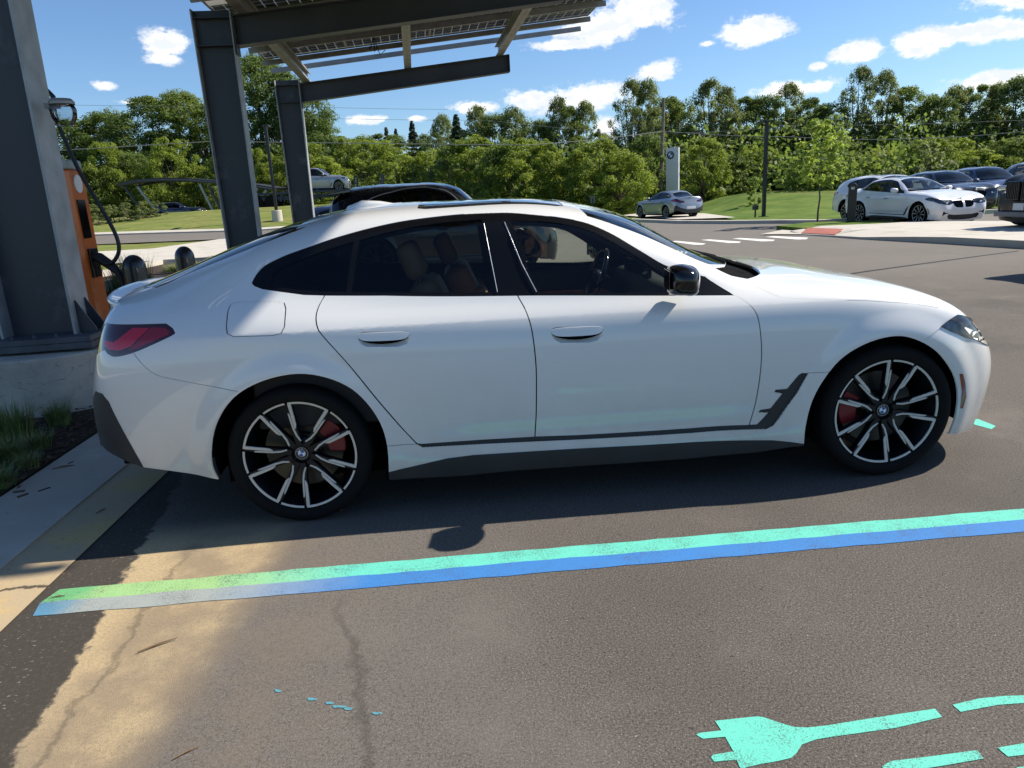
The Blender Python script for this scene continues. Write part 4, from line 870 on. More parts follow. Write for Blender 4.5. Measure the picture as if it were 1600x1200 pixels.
sheet('far_road', [(-70, 41), (-30, 40.2), (-13, 37.2), (-7.6, 38), (-8.2, 33.6), (-13.5, 33.2), (-30, 36.2), (-70, 37.6)], far_asphalt, .05, lambda x, y: hz(x, y) if x < -9 else gz(y))
# head of the stall: gutter strip, slab and planting bed
sheet('gutter_strip', [(-4.14, -16), (-3.838, -16), (-3.838, 20), (-4.14, 20)], gutter_m, .004)
sheet('kerb_slab', [(-4.64, -16), (-4.14, -16), (-4.14, 20), (-4.66, 20)], conc, .012, thick=.05)
sheet('planting_bed', [(-11.5, -16), (-4.645, -16), (-4.665, 20), (-11.5, 20)], mulch_m, .02)
sheet('far_path', [(-9.0, 28.4), (-11.2, 22.4), (-13.8, 22.0), (-18, 23.6), (-45, 27), (-45, 30.2), (-15.6, 29.6), (-13.8, 33.2), (-8.2, 33.6)], conc_pale, .06, hz)
sheet('far_kerb', [(-70, 41.6), (-30, 40.9), (-13, 37.9), (-7.4, 38.4), (-7.6, 38), (-13, 37.2), (-30, 40.2), (-70, 41)], conc_pale, .12, lambda x, y: hz(x, y) if x < -9 else gz(y), thick=.15)
sheet('bed_kerb', [(-11.6, 20.0), (-11.4, 20.3), (-4.6, 20.3), (-4.6, 20.0)], conc_pale, .16, thick=.2)
sheet('bed_side_kerb', [(-11.75, -16), (-11.5, -16), (-11.5, 20.3), (-11.75, 20.3)], conc_pale, .16, thick=.2)
# far kerb on the right, concrete pad under the silver car, sidewalk with its kerb face
kr = [gnd(*p) for p in ((992, 346.5), (1060, 349.5), (1140, 350), (1220, 349.3), (1276, 349.5), (1330, 347.5))]; kr = [(p.x, p.y) for p in kr]
kr = [(5.0, 40)]+kr+[(40, 24.6)]; off_ = [(a+.28, b+.36) for a, b in kr]
sheet('road_kerb', kr+off_[::-1], conc_pale, .13, thick=.15)
sheet('concrete_pad', [(gnd(*p).x, gnd(*p).y) for p in ((972, 337), (1000, 333.5), (1100, 334), (1150, 340.5), (1060, 343.5))], conc_pale, .03)
side_poly = [(gnd(*p).x, gnd(*p).y) for p in ((1252, 367), (1300, 370.5), (1345, 374), (1480, 381), (1598, 388.5))]+[(10.0, 3.0), (11.5, -4), (22, -4), (22, 10), (14.6, 12.2), (12.6, 15.6), (11.6, 17.2), (10.4, 17.2), (9.0, 17.7), (8.0, 17.6)]
def sidez(x, y): return gz(y)-.14*(1-float(smooth(7.6, 8.6, x)))
sheet('sidewalk', side_poly, conc_pale, .15, sidez, thick=.2)
tac = [(gnd(*p).x, gnd(*p).y) for p in ((1252, 366.5), (1262, 363.5), (1318, 367), (1305, 370.5))]
sheet('tactile_paving', tac, mat('tactile_red', (.42, .13, .09), .8, var=.15, vscale=6, coords='Generated'), .165, sidez)
isl = [(gnd(*p).x, gnd(*p).y) for p in ((1213, 358.5), (1260, 353), (1330, 350.5), (1408, 350), (1380, 356), (1330, 360), (1262, 363))]
sheet('grass_island', isl, grass_m, .12, thick=.16)
sheet('kerb_ramp', [(gnd(*p).x, gnd(*p).y) for p in ((1188, 367.5), (1222, 360.5), (1264, 363.5), (1252, 367.5))], conc_pale, .03)
# planted island behind the car with its pale kerb, seen through the cabin windows
def ell(cx, cy, a, b, n=28, e=1): return [(cx+a*math.cos(2*math.pi*i/n), cy+b*math.sin(2*math.pi*i/n)) for i in range(n)]
sheet('island_kerb', ell(-3.4, 17.0, 3.9, 2.9), conc_pale, .13, thick=.15); sheet('island_lawn', ell(-3.4, 17.3, 3.3, 1.9), grass_m, .15)

# ------------------------------------------------------------------ paint on the asphalt
def marking(name, poly, col, worn=.35, label=None, cat='road marking', dz=.0018, grad=None, group=None):
    m_ = bpy.data.materials.new('paint_'+name); t, n, l = nodes(m_); p = n['Principled BSDF']; p.inputs['Roughness'].default_value = .75; p.inputs['Specular IOR Level'].default_value = .3
    g = n.new('ShaderNodeNewGeometry'); z = n.new('ShaderNodeTexNoise'); z.inputs['Scale'].default_value = 210; z.inputs['Detail'].default_value = 3; z.inputs['Roughness'].default_value = .8; l.new(g.outputs['Position'], z.inputs[0])
    z2 = n.new('ShaderNodeTexNoise'); z2.inputs['Scale'].default_value = 7; z2.inputs['Detail'].default_value = 6; l.new(g.outputs['Position'], z2.inputs[0])
    ad = n.new('ShaderNodeMath'); ad.operation = 'MULTIPLY_ADD'; l.new(z2.outputs[0], ad.inputs[0]); ad.inputs[1].default_value = .35; l.new(z.outputs[0], ad.inputs[2])
    x = n.new('ShaderNodeMapRange'); l.new(ad.outputs[0], x.inputs[0]); x.inputs[1].default_value = .735; x.inputs[2].default_value = .79; x.inputs[4].default_value = min(1, worn*2)
    cur = None; c = n.new('ShaderNodeRGB'); c.outputs[0].default_value = (*col, 1); cur = c.outputs[0]
    if grad:
        s_ = n.new('ShaderNodeSeparateXYZ'); l.new(g.outputs['Position'], s_.inputs[0])
        nn_ = n.new('ShaderNodeMath'); nn_.operation = 'MULTIPLY_ADD'; l.new(z2.outputs[0], nn_.inputs[0]); nn_.inputs[1].default_value = .35; l.new(s_.outputs[0], nn_.inputs[2])
        for (a, b, cc_, st) in grad:
            q = n.new('ShaderNodeMapRange'); l.new(nn_.outputs[0], q.inputs[0]); q.inputs[1].default_value = a; q.inputs[2].default_value = b; q.inputs[3].default_value = st; q.inputs[4].default_value = 0
            k = n.new('ShaderNodeMixRGB'); l.new(q.outputs[0], k.inputs[0]); l.new(cur, k.inputs[1]); k.inputs[2].default_value = (*cc_, 1); cur = k.outputs[0]
    k = n.new('ShaderNodeMixRGB'); l.new(x.outputs[0], k.inputs[0]); l.new(cur, k.inputs[1]); k.inputs[2].default_value = (.07, .06, .05, 1); l.new(k.outputs[0], p.inputs['Base Color'])
    b = n.new('ShaderNodeBump'); b.inputs['Strength'].default_value = .4; b.inputs['Distance'].default_value = .004; l.new(z.outputs[0], b.inputs['Height']); l.new(b.outputs[0], p.inputs['Normal'])
    o = sheet(name, poly, m_, dz, tagk=None); return tag(o, label, cat, group)
TQ = (.13, .58, .45); BL = (.045, .20, .50)
rr_ = random.Random(3)
def wav(x0, x1, y, n=60, a=.004): return [(x0+(x1-x0)*i/n, y+rr_.uniform(-a, a)) for i in range(n+1)]
e0, e1, e2 = wav(-3.775, 2.0, -1.372), wav(-3.80, 2.0, -1.472), wav(-3.775, 2.0, -1.572)
marking('stall_stripe', e0+e1[::-1], TQ, .42, 'turquoise painted stripe running the length of the stall beside the white fastback', grad=[(-2.95, -2.4, (.34, .50, .17), .85), (-3.52, -3.4, (.10, .38, .16), .8)])
marking('stall_stripe', e1+e2[::-1], BL, .30, 'blue painted stripe running along the near side of the turquoise stripe', dz=.0022, grad=[(-2.95, -2.35, (.34, .36, .31), .92), (-3.55, -3.4, (.04, .22, .38), .8)])
def gp(l): return [(gnd(*p).x, gnd(*p).y) for p in l]
plug = gp([(1088,1149),(1092,1146),(1127,1142),(1117,1127),(1182,1120),(1192,1121),(1212,1128),(1240,1136.5),(1262,1137.5),(1290,1134.5),(1380,1120),(1461,1108),(1472,1121),(1400,1138),(1300,1152),(1275,1156),(1253,1164),(1245,1177),(1236,1185),(1215,1190),(1186,1195),(1165,1200),(1160,1204),(1155,1198),(1151,1188),(1116,1191),(1111,1184),(1114,1180),(1146,1175),(1133,1152),(1098,1155)])
marking('plug_symbol', plug, TQ, .36, 'turquoise painted electric plug with two prongs and a cord on the asphalt', 'ground symbol')
marking('cord_dash', gp([(1488,1102),(1530,1092),(1570,1088),(1610,1087),(1660,1089),(1700,1094),(1695,1110),(1640,1101),(1610,1098.5),(1560,1102),(1501,1113)]), TQ, .36, 'turquoise painted dash carrying the plug cord on towards the right picture edge', 'ground symbol')
marking('cord_dash', gp([(1378,1198),(1392,1190),(1450,1183),(1527,1173),(1537,1186),(1480,1196),(1430,1204),(1386,1212)]), TQ, .4, 'turquoise painted dash at the bottom picture edge right of the plug', 'ground symbol')
marking('cord_dash', gp([(1558,1169),(1600,1162),(1660,1156),(1670,1168),(1620,1178),(1575,1183)]), TQ, .4, 'turquoise painted dash in the lower right corner of the picture', 'ground symbol')
marking('cord_dash', gp([(1588,1200),(1640,1193),(1650,1206),(1600,1214)]), TQ, .4, 'turquoise painted dash cut by the bottom right picture corner', 'ground symbol')
marking('nose_marking', gp([(1515,658),(1528,655),(1556,666),(1549,671),(1523,664)]), TQ, .25, 'small turquoise painted mark on the asphalt under the nose of the white fastback', 'road marking')
FL = [(435,1080,5),(488,1093,9),(516,1099,7),(531,1105,12),(545,1108,7),(590,1115,8)]
for i, (a, b, s_) in enumerate(FL):
    q = [(a-s_+rr_.uniform(-2, 2), b-2+rr_.uniform(-1, 1)), (a, b-2), (a+s_, b-1+rr_.uniform(-1, 1)), (a+s_*.6, b+1.8), (a-s_*.3, b+1.5+rr_.uniform(-1, 1)), (a-s_*.8, b+2)]
    marking('paint_fleck', gp(q), (.10, .30, .36), .45, 'pale blue paint fleck on the bare asphalt, %s from the left of six' % ('first', 'second', 'third', 'fourth and largest', 'fifth', 'last')[i], 'paint fleck', group='blue paint flecks on the asphalt')
cw = [[(1046,377),(1057,376.4),(1103,380.6),(1098,382.5),(1084,382.5)], [(1095,374.9),(1108,374),(1158,377.6),(1155,379.6),(1138,379.6)], [(1144,372.9),(1157,371.9),(1211,374.7),(1208,376.7),(1191,377.2)], [(1196,370.2),(1209,369),(1263,371.4),(1260,373.9),(1246,374.2)], [(990,379.5),(1004,378.8),(1050,383.2),(1045,385.5),(1030,385.6)]]
nm = ['second from the left', 'third from the left', 'fourth from the left', 'rightmost, beside the red tactile paving', 'leftmost, half behind the windscreen pillar']
for i in (4, 0, 1, 2, 3):
    marking('crosswalk_bar', gp(cw[i]), (.74, .72, .66), .2, 'white crosswalk bar on the asphalt, '+{4: nm[4], 0: nm[0], 1: nm[1], 2: nm[2], 3: nm[3]}[i], 'crosswalk bar', group='white crosswalk bars across the lane')
seam = gp([(1330,427),(1352,423.5),(1470,407.5),(1592,391.5),(1592,392.6),(1470,409),(1352,425.3),(1330,429)])
marking('tar_seam', seam, (.012, .012, .012), 0, 'long dark sealed crack running across the lot towards the sidewalk kerb', 'crack')
# twigs and litter
def twig(px_, py_, ln, ang, r=.004, lab=None, grp=None):
    p = gnd(px_, py_); d = Vector((math.cos(ang), math.sin(ang), 0)); o = MB().tube([(-ln/2*d.x, -ln/2*d.y, r), (0, .004, r*1.3), (ln/2*d.x, ln/2*d.y, r)], [r*.6, r, r*.4], 6).build('twig', mat('dry_twig', (.20, .12, .06), .8, var=.3), None); o.location = p+Vector((0, 0, .003)); return tag(o, lab, 'twig', grp)
twig(247, 1010, .13, .55, .004, 'dry brown twig lying on the tan sediment near the stall stripe'); twig(292, 1178, .07, .6, .0025, 'short thin dry twig lying near the bottom picture edge')
twig(92, 934, .05, .1, .003, 'dark short twig lying on the left end of the turquoise stripe'); twig(100, 733, .12, .4, .009, 'dark bark stick lying on the shaded kerb slab behind the car')
for (a, b, c_, lb) in ((125, 762, .3, 'small dark bark fragment lying in the middle of the shaded kerb slab'), (158, 800, 1.2, 'small dark bark fragment lying at the seam of slab and gutter strip'), (60, 800, .2, 'small dark bark fragment lying near the left picture edge on the slab')): twig(a, b, .06, c_, .004, lb, 'bark fragments on the kerb slab')
# ------------------------------------------------------------------ solar canopy over the stalls
stl = mat('painted_steel', (.050, .056, .068), .45, var=.14, vscale=1.6, bump=.04, bscale=30); galv = mat('galvanised_steel', (.30, .29, .27), .50, metal=.35, var=.18, vscale=4)
def colsteel():
    m_ = bpy.data.materials.new('column_steel'); t, n, l = nodes(m_); p = n['Principled BSDF']; p.inputs['Roughness'].default_value = .42
    c = n.new('ShaderNodeTexCoord'); z = n.new('ShaderNodeTexNoise'); z.inputs['Scale'].default_value = 1.5; z.inputs['Detail'].default_value = 7; z.inputs['Roughness'].default_value = .7; l.new(c.outputs['Object'], z.inputs[0])
    r_ = n.new('ShaderNodeMapRange'); l.new(z.outputs[0], r_.inputs[0]); r_.inputs[1].default_value = .55; r_.inputs[2].default_value = .8
    x = n.new('ShaderNodeMixRGB'); l.new(r_.outputs[0], x.inputs[0]); x.inputs[1].default_value = (.040, .045, .056, 1); x.inputs[2].default_value = (.16, .17, .18, 1); l.new(x.outputs[0], p.inputs['Base Color']); return m_
cst = colsteel(); flange_m = mat('zinc_flange', (.36, .37, .37), .5, metal=.3, var=.2, vscale=6, bump=.05, bscale=60)
CO = Vector((-5.31, 0, 0)); CR_ = R(3.15); SL = .097
can = empty('solar_canopy', CO, CR_, 'dark steel canopy carrying solar panels on three tapered columns behind the white fastback', 'solar canopy')
def colx(y): return 0.0
ZB = 4.07
for (y, zb) in ((1.9, .575), (9.2, .42), (16.5, .36)):
    m_ = MB(); zt = 4.62
    def xl(z): return -.275-.035*(z/4.5), .275+.045*(z/4.5)
    a0, b0 = xl(zb); a1, b1 = xl(zt)
    fl = MB()
    m_.add([(a0+.02, y-.008, zb), (b0-.02, y-.008, zb), (b1-.02, y-.008, zt), (a1+.02, y-.008, zt), (a0+.02, y+.008, zb), (b0-.02, y+.008, zb), (b1-.02, y+.008, zt), (a1+.02, y+.008, zt)], [(0, 1, 2, 3), (7, 6, 5, 4), (0, 4, 5, 1), (3, 2, 6, 7)])
    for (p0, p1, s_) in ((a0, a1, 1), (b0, b1, -1)):
        t_ = .02*s_
        fl.add([(p0, y-.16, zb), (p0, y+.16, zb), (p1, y+.16, zt), (p1, y-.16, zt), (p0+t_, y-.16, zb), (p0+t_, y+.16, zb), (p1+t_, y+.16, zt), (p1+t_, y-.16, zt)], [(0, 1, 2, 3), (7, 6, 5, 4), (0, 4, 5, 1), (1, 5, 6, 2), (2, 6, 7, 3), (3, 7, 4, 0)])
    for z in (ZB+.0, ZB+.42): m_.box(((a1+b1)/2, y, z), (b1-a1-.06, .30, .014))
    c_ = m_.build('column', cst, can); fl.build('flange', flange_m, c_)
    b_ = MB(); b_.box((0, y, zb-.022), (.88, .62, .044)); b_.box((0, y, zb-.070), (.90, .64, .050)); 
    bp = b_.build('base_plate', mat('base_steel', (.07, .075, .085), .6, var=.3), can, bevel=.004)
    for sx_, x0 in ((1, b0), (-1, a0)):
        for yy in (y-.09, y+.09): MB().prism([(x0, zb), (x0+sx_*.13, zb), (x0+sx_*.13, zb+.03), (x0+sx_*.01, zb+.26), (x0, zb+.26)], yy-.006, yy+.006, 'xz').build('gusset', cst, c_)
    for bx_ in (-.16, .0, .16, .34):
        for sy in (-1, 1):
            if abs(bx_) > .3 or True:
                n_ = MB(); n_.lathe([(0, .035), (.009, .035), (.009, .02)], n=8); n_.lathe([(0, .02), (.016, .02), (.016, 0), (0, 0)], n=6); o = n_.build('anchor_bolt', mat('base_steel', (.07, .075, .085)), bp); o.location = (bx_, y+sy*.235, zb-.01)
    # beam: tapered I section rising to the right
    xe = 5.85; x0 = b1; m_ = MB()
    def zt_(x): return ZB+.435+SL*(x-.3)+0.0
    def zb_(x): return ZB+SL*(x-.3)+.03*max(0, x-3)/3
    m_.add([(x, y+q, z) for q in (-.006, .006) for (x, z) in ((x0, zb_(x0)), (xe, zb_(xe)), (xe, zt_(xe)), (x0, zt_(x0)))], [(0, 1, 2, 3), (7, 6, 5, 4), (0, 4, 5, 1), (1, 5, 6, 2), (2, 6, 7, 3), (3, 7, 4, 0)])
    m_.bar((x0, y, zb_(x0)-.007), (xe, y, zb_(xe)-.007), .26, .014); m_.bar((x0, y, zt_(x0)+.007), (xe, y, zt_(xe)+.007), .26, .014); m_.box((xe+.005, y, (zb_(xe)+zt_(xe))/2), (.012, .26, zt_(xe)-zb_(xe)+.02))
    m_.box((x0+.012, y, (zb_(x0)+zt_(x0))/2-.05), (.022, .27, .62))
    m_.build('beam', stl, can)
def ztop(x): return ZB+.435+SL*(x-.3)+.016
for x in (.52, 3.15, 5.60):       # purlins: C sections along the row
    z = ztop(x)
    m_ = MB(); m_.box((x, 7.90, z+.13), (.012, 17.5, .26)); m_.box((x+.045, 7.90, z+.006), (.09, 17.5, .012)); m_.box((x+.045, 7.90, z+.254), (.09, 17.5, .012)); m_.box((x+.084, 7.90, z+.028), (.012, 17.5, .035)); m_.box((x+.084, 7.90, z+.232), (.012, 17.5, .035)); m_.box((x-.05, 7.90, z+.006), (.09, 17.5, .012)); m_.box((x-.05, 7.90, z+.254), (.09, 17.5, .012))
    m_.build('purlin', galv, can)
RY = [16.1, 15.02, 13.50, 12.05, 10.60, 9.15, 7.70, 6.25, 4.80, 3.35, 1.90, .76, -.37]
XA, XE = -.30, 7.75
def xend(y): return 7.75 if y > 7.5 else 7.08
for y in RY:
    XE = xend(y)
    za, ze = ztop(XA)+.275, ztop(XE)+.275
    m_ = MB(); m_.bar((XA, y, za+.055), (XE, y, ze+.055), .075, .11, Vector((0, 0, 1))); m_.build('rail', galv, can)
def cellmat():
    m_ = bpy.data.materials.new('solar_cells'); t, n, l = nodes(m_); p = n['Principled BSDF']; p.inputs['Roughness'].default_value = .15; p.inputs['Coat Weight'].default_value = .6
    c = n.new('ShaderNodeTexCoord'); s_ = n.new('ShaderNodeSeparateXYZ'); l.new(c.outputs['Object'], s_.inputs[0])
    def line(sock, pitch, w_):
        a = n.new('ShaderNodeMath'); a.operation = 'MULTIPLY'; l.new(sock, a.inputs[0]); a.inputs[1].default_value = 1/pitch
        f = n.new('ShaderNodeMath'); f.operation = 'FRACT'; l.new(a.outputs[0], f.inputs[0]); g = n.new('ShaderNodeMath'); g.operation = 'LESS_THAN'; l.new(f.outputs[0], g.inputs[0]); g.inputs[1].default_value = w_/pitch; return g.outputs[0]
    a = n.new('ShaderNodeMath'); a.operation = 'MAXIMUM'; l.new(line(s_.outputs[0], .212, .020), a.inputs[0]); l.new(line(s_.outputs[1], .235, .016), a.inputs[1])
    x = n.new('ShaderNodeMixRGB'); l.new(a.outputs[0], x.inputs[0]); x.inputs[1].default_value = (.014, .018, .030, 1); x.inputs[2].default_value = (.55, .58, .62, 1); l.new(x.outputs[0], p.inputs['Base Color'])
    tr = n.new('ShaderNodeBsdfTranslucent'); tr.inputs[0].default_value = (.7, .75, .8, 1); ms = n.new('ShaderNodeMixShader'); f = n.new('ShaderNodeMath'); f.operation = 'MULTIPLY'; l.new(a.outputs[0], f.inputs[0]); f.inputs[1].default_value = .55
    l.new(f.outputs[0], ms.inputs[0]); l.new(p.outputs[0], ms.inputs[1]); l.new(tr.outputs[0], ms.inputs[2]); l.new(ms.outputs[0], n['Material Output'].inputs[0]); return m_
cells = cellmat()
NPX = 4
for k in range(1, len(RY)-1):
    XE = xend(RY[k]-.1); pw_ = (XE-XA-.1)/NPX
    for i in range(NPX):
        xa, xb = XA+.05+i*pw_+.012, XA+.05+(i+1)*pw_-.012; ya, yb = RY[k+1]+.012, RY[k]-.012; z0, z1 = ztop(xa)+.275+.14, ztop(xb)+.275+.14
        m_ = MB(); m_.add([(xa, ya, z0), (xb, ya, z1), (xb, yb, z1), (xa, yb, z0), (xa, ya, z0+.03), (xb, ya, z1+.03), (xb, yb, z1+.03), (xa, yb, z0+.03)], [(3, 2, 1, 0), (4, 5, 6, 7), (0, 1, 5, 4), (1, 2, 6, 5), (2, 3, 7, 6), (3, 0, 4, 7)])
        pn = m_.build('solar_panel', cells, can)
        if k <= 5 or True:
            fr = MB()
            for q, (p, r_) in enumerate((((xa, ya, z0), (xb, ya, z1)), ((xb, yb, z1), (xa, yb, z0)))): fr.bar(Vector(p)+Vector((0, 0, .01)), Vector(r_)+Vector((0, 0, .01)), .03, .045)
            for p, r_ in (((xa, ya, z0), (xa, yb, z0)), ((xb, yb, z1), (xb, ya, z1))): fr.bar(Vector(p)+Vector((0, 0, .01)), Vector(r_)+Vector((0, 0, .01)), .025, .045)
            fr.build('panel_frame', galv, pn)
# dangling wiring
wm_ = MB(); a = can.matrix_basis.inverted() @ aty(583, 55, 14.2)
for k, (dx, dz) in enumerate(((0, -.35), (.12, -.42), (-.1, -.3))): wm_.tube([a+Vector((0, 0, .1)), a+Vector((dx*.4, .02*k, dz*.5)), a+Vector((dx, 0, dz)), a+Vector((dx*1.6+.05, .05, dz*.75))], .010, 6)
wm_.build('loose_wiring', black, can)
# footings
footm = gmat('footing_concrete', (.52, .47, .39), [((.38, .345, .29), lambda nz, mr, mth, sx: mr(nz(1.6, 6, .65), .4, .65)), ((.60, .53, .42), lambda nz, mr, mth, sx: mr(nz(4, 6, .65), .5, .7, 0, .6)), ((.10, .09, .08), lambda nz, mr, mth, sx: mth('MULTIPLY', mr(mth('ABSOLUTE', mth('SUBTRACT', nz(3.0, 3, .5, (1, 1, 3)), .5), 0), .006, .0), .6))], rough=.9, bump=.3, bscale=90)
for (y, zt) in ((1.9, .46), (9.2, .36), (16.5, .30)):
    p = Vector((CO.x-y*math.sin(CR_), y*math.cos(CR_), 0)); m_ = MB(); zg = gz(p.y)-.05
    m_.lathe([(.0, zt), (.605, zt), (.62, zt-.012), (.625, zg)], n=64); o = m_.build('concrete_footing', footm, None, smooth=True); o.location = (p.x-.04, p.y+.06, 0)
    tag(o, {1.9: 'round grey concrete footing under the nearest canopy column, behind the tail of the white fastback', 9.2: 'round concrete footing under the middle canopy column', 16.5: 'round concrete footing under the farthest canopy column'}[y], 'footing', 'round column footings')
# security lamp on the near column
fx = empty('column_lamp', aty(82, 172, 1.85), 0, 'grey cone lamp fixed to the side of the nearest canopy column', 'lamp')
m_ = MB(); m_.lathe([(0, -.085), (.055, -.085), (.085, -.03), (.092, .03), (.08, .06), (0, .07)], n=28); o = m_.build('lamp_shade', glass('frosted_lens', (.75, .78, .8)), fx, smooth=True); o.location = (.075, 0, -.03)
m_ = MB(); m_.lathe([(.088, .035), (.088, .055), (.07, .075), (0, .08)], n=28); m_.bar((-.12, 0, .03), (-.02, 0, .03), .04, .04); o2 = m_.build('lamp_cap', galv, fx, smooth=True); o2.location = (.075, 0, .0)
# ------------------------------------------------------------------ fast charger behind the near column
ORG = mat('charger_orange', (.62, .13, .012), .35, coat=.3, var=.05); chg = empty('ev_charger', (-5.79, 3.25, -.02), R(3), 'orange charging pillar with grey cap and black holstered plug behind the nearest canopy column', 'charger')
m_ = MB(); m_.prism([(-.26, -.16), (.12, -.16), (.16, -.10), (.16, .22), (-.26, .22)], 0, 1.93); m_.build('cabinet', ORG, chg, bevel=.02)
m_ = MB(); m_.prism([(-.27, -.17), (.10, -.17), (.15, -.11), (.15, .23), (-.27, .23)], 1.932, 2.02); m_.build('cap', mat('charger_grey', (.32, .36, .36), .4), chg, bevel=.015)
m_ = MB(); m_.box((.165, .02, 1.47), (.012, .16, .36)); m_.build('screen', black, chg)
m_ = MB(); m_.lathe([(0, .008), (.085, .008), (.085, 0)], axis='x', n=28); o = m_.build('round_logo', mat('logo_white', (.8, .8, .78), .5), chg); o.location = (.160, .04, 1.80)
m_ = MB(); m_.box((.17, .05, 1.05), (.03, .18, .28)); hs = m_.build('holster', black, chg, bevel=.01)
m_ = MB(); m_.tube([(.17, .02, 1.12), (.24, .0, 1.10), (.34, -.02, 1.02), (.41, -.03, .94), (.44, -.04, .82), (.45, -.04, .62)], [.045, .05, .046, .036, .03, .026], 12); m_.build('charging_plug', matt, chg, smooth=True)
b = chg.matrix_basis.inverted(); cb = [b @ aty(x, y, 3.2) for x, y in ((82, 150), (88, 185), (104, 225), (128, 275), (158, 325), (180, 365), (186, 390), (178, 408), (166, 412), (152, 404))]
from mathutils import geometry as _g
cpts = []
for i in range(len(cb)-1):
    a0, a1, a2, a3 = cb[max(i-1, 0)], cb[i], cb[i+1], cb[min(i+2, len(cb)-1)]
    for k in range(6):
        t_ = k/6; cpts.append(.5*((2*a1)+(-a0+a2)*t_+(2*a0-5*a1+4*a2-a3)*t_*t_+(-a0+3*a1-3*a2+a3)*t_**3))
MB().tube(cpts, .019, 10).build('charging_cable', matt, chg, smooth=True)
m_ = MB(); m_.tube([(-.10, .06, 2.0), (-.10, .06, 2.65), (0, .02, 2.72), b @ aty(84, 152, 3.2)], .02, 8); m_.build('cable_arm', matt, chg, smooth=True)
# bollards
bm_ = mat('bollard_black', (.010, .011, .012), .38, coat=.3)
for (x, y, lb) in ((-5.21, 3.2, 'black round-topped bollard behind the boot of the white fastback, the left one'), (-5.245, 4.65, 'black round-topped bollard behind the rear window of the white fastback, the right one')):
    m_ = MB(); r_ = .107; m_.lathe([(r_, -.05), (r_, .98)]+[(r_*math.cos(R(a)), .98+.13*math.sin(R(a))) for a in range(10, 91, 10)], n=36); o = m_.build('bollard', bm_, None, smooth=True); o.location = (x, y, gz(y)); tag(o, lb, 'bollard', 'black bollards in the planting bed')
# ------------------------------------------------------------------ ornamental grasses, mulch chips
blade_m = [mat('blade_green', (.10, .17, .035), .6, var=.3, vscale=20), mat('blade_dry', (.28, .22, .09), .7, var=.3, vscale=20)]
def tuft(name, n, h, spread, rs, lean=.5, w_=.006, dry=.15, oval=1):
    r = random.Random(rs); vs = []; fs = []; mi = []
    for i in range(n):
        a = r.uniform(0, 2*math.pi); d = r.random()**.6*spread; bx_, by_ = math.cos(a)*d*oval, math.sin(a)*d; hh = h*r.uniform(.45, 1.0); ln = lean*r.uniform(.2, 1)*hh; a2 = a+r.uniform(-.9, .9); ww = w_*r.uniform(.6, 1.3); prev = []
        for k in range(5):
            t_ = k/4; c = Vector((bx_+math.cos(a2)*ln*t_*t_, by_+math.sin(a2)*ln*t_*t_, hh*(t_-.28*t_*t_*ln/hh))); s_ = Vector((-math.sin(a2), math.cos(a2), 0))*ww*(1-t_*.92); vs += [c-s_, c+s_]
        b0 = len(vs)-10
        for k in range(4): fs.append((b0+2*k, b0+2*k+1, b0+2*k+3, b0+2*k+2)); mi.append(1 if (i % 100) < dry*100 else 0)
    me = bpy.data.meshes.new(name); me.from_pydata([tuple(v) for v in vs], [], fs)
    for m in blade_m: me.materials.append(m)
    me.polygons.foreach_set('material_index', mi); me.update(); return me
GT = [tuft('grass_tuft', 420, .42, .16, 5, .5), tuft('grass_tuft', 300, .30, .15, 6, .8, dry=.35), tuft('reed_clump', 420, .75, .30, 7, .35, .008, .25), tuft('low_grass', 900, .22, .40, 8, .9, .006, .25)]
def put(me, name, x, y, s, rz, lb, cat, grp=None):
    o = bpy.data.objects.new(name, me); COL.objects.link(o); o.location = (x, y, gz(y)+.02); o.scale = (s, s, s); o.rotation_euler = (0, 0, rz); return tag(o, lb, cat, grp, 'thing')
def gx(px_, py_): p = gnd(px_, py_); return p.x, p.y
put(GT[0], 'grass_clump', *gx(28, 690), .72, 0, 'tall green grass clump against the concrete footing at the left picture edge', 'grass clump')
put(GT[0], 'grass_clump', *gx(95, 668), .50, 1, 'small upright grass clump against the footing near the tail of the car', 'grass clump')
GL = ['below the tallest clump', 'in the middle of the mulch left of the car tail', 'at the left picture edge', 'nearest to the bumper, smallest', 'just outside the left picture edge']
for i, (a, b_, s_) in enumerate(((20, 722, .55), (62, 705, .5), (4, 765, .5), (48, 735, .4), (-40, 740, .8))): put(GT[1], 'grass_clump', *gx(a, b_), s_, i*1.3, 'low drooping grass clump '+GL[i], 'grass clump', 'low grass clumps in the mulch')
rg = random.Random(11)
for i in range(34):
    y = rg.uniform(4.6, 19.5); x = rg.uniform(-9.6, -6.3)-(y-4)*.05
    if abs(x-(CO.x-y*.055)) < .8 and abs(y-9.2) < .8: continue
    put(GT[3], 'bed_grass', x, y, rg.uniform(.9, 1.5), rg.uniform(0, 6), 'bushy green grass clump in the planting bed behind the charger and bollards', 'bed grass', 'green grass clumps of the planting bed')
for i, (x, y, s_) in enumerate(((-8.6, 8.6, 1.25), (-9.0, 9.5, 1.35), (-8.2, 9.9, 1.2), (-9.6, 10.3, 1.3), (-8.0, 7.7, 1.0))): put(GT[2], 'reed_clump', x, y, s_, i, ('tall yellow-green reed clump right behind the orange charger', 'tallest reed clump left of the left bollard', 'reed clump with dry tips beside the planting bed kerb', 'farthest reed clump behind the charging cable', 'lowest reed clump close behind the left bollard')[i], 'reeds', 'reed clumps behind the charger')
ch = MB(); rc = random.Random(5)
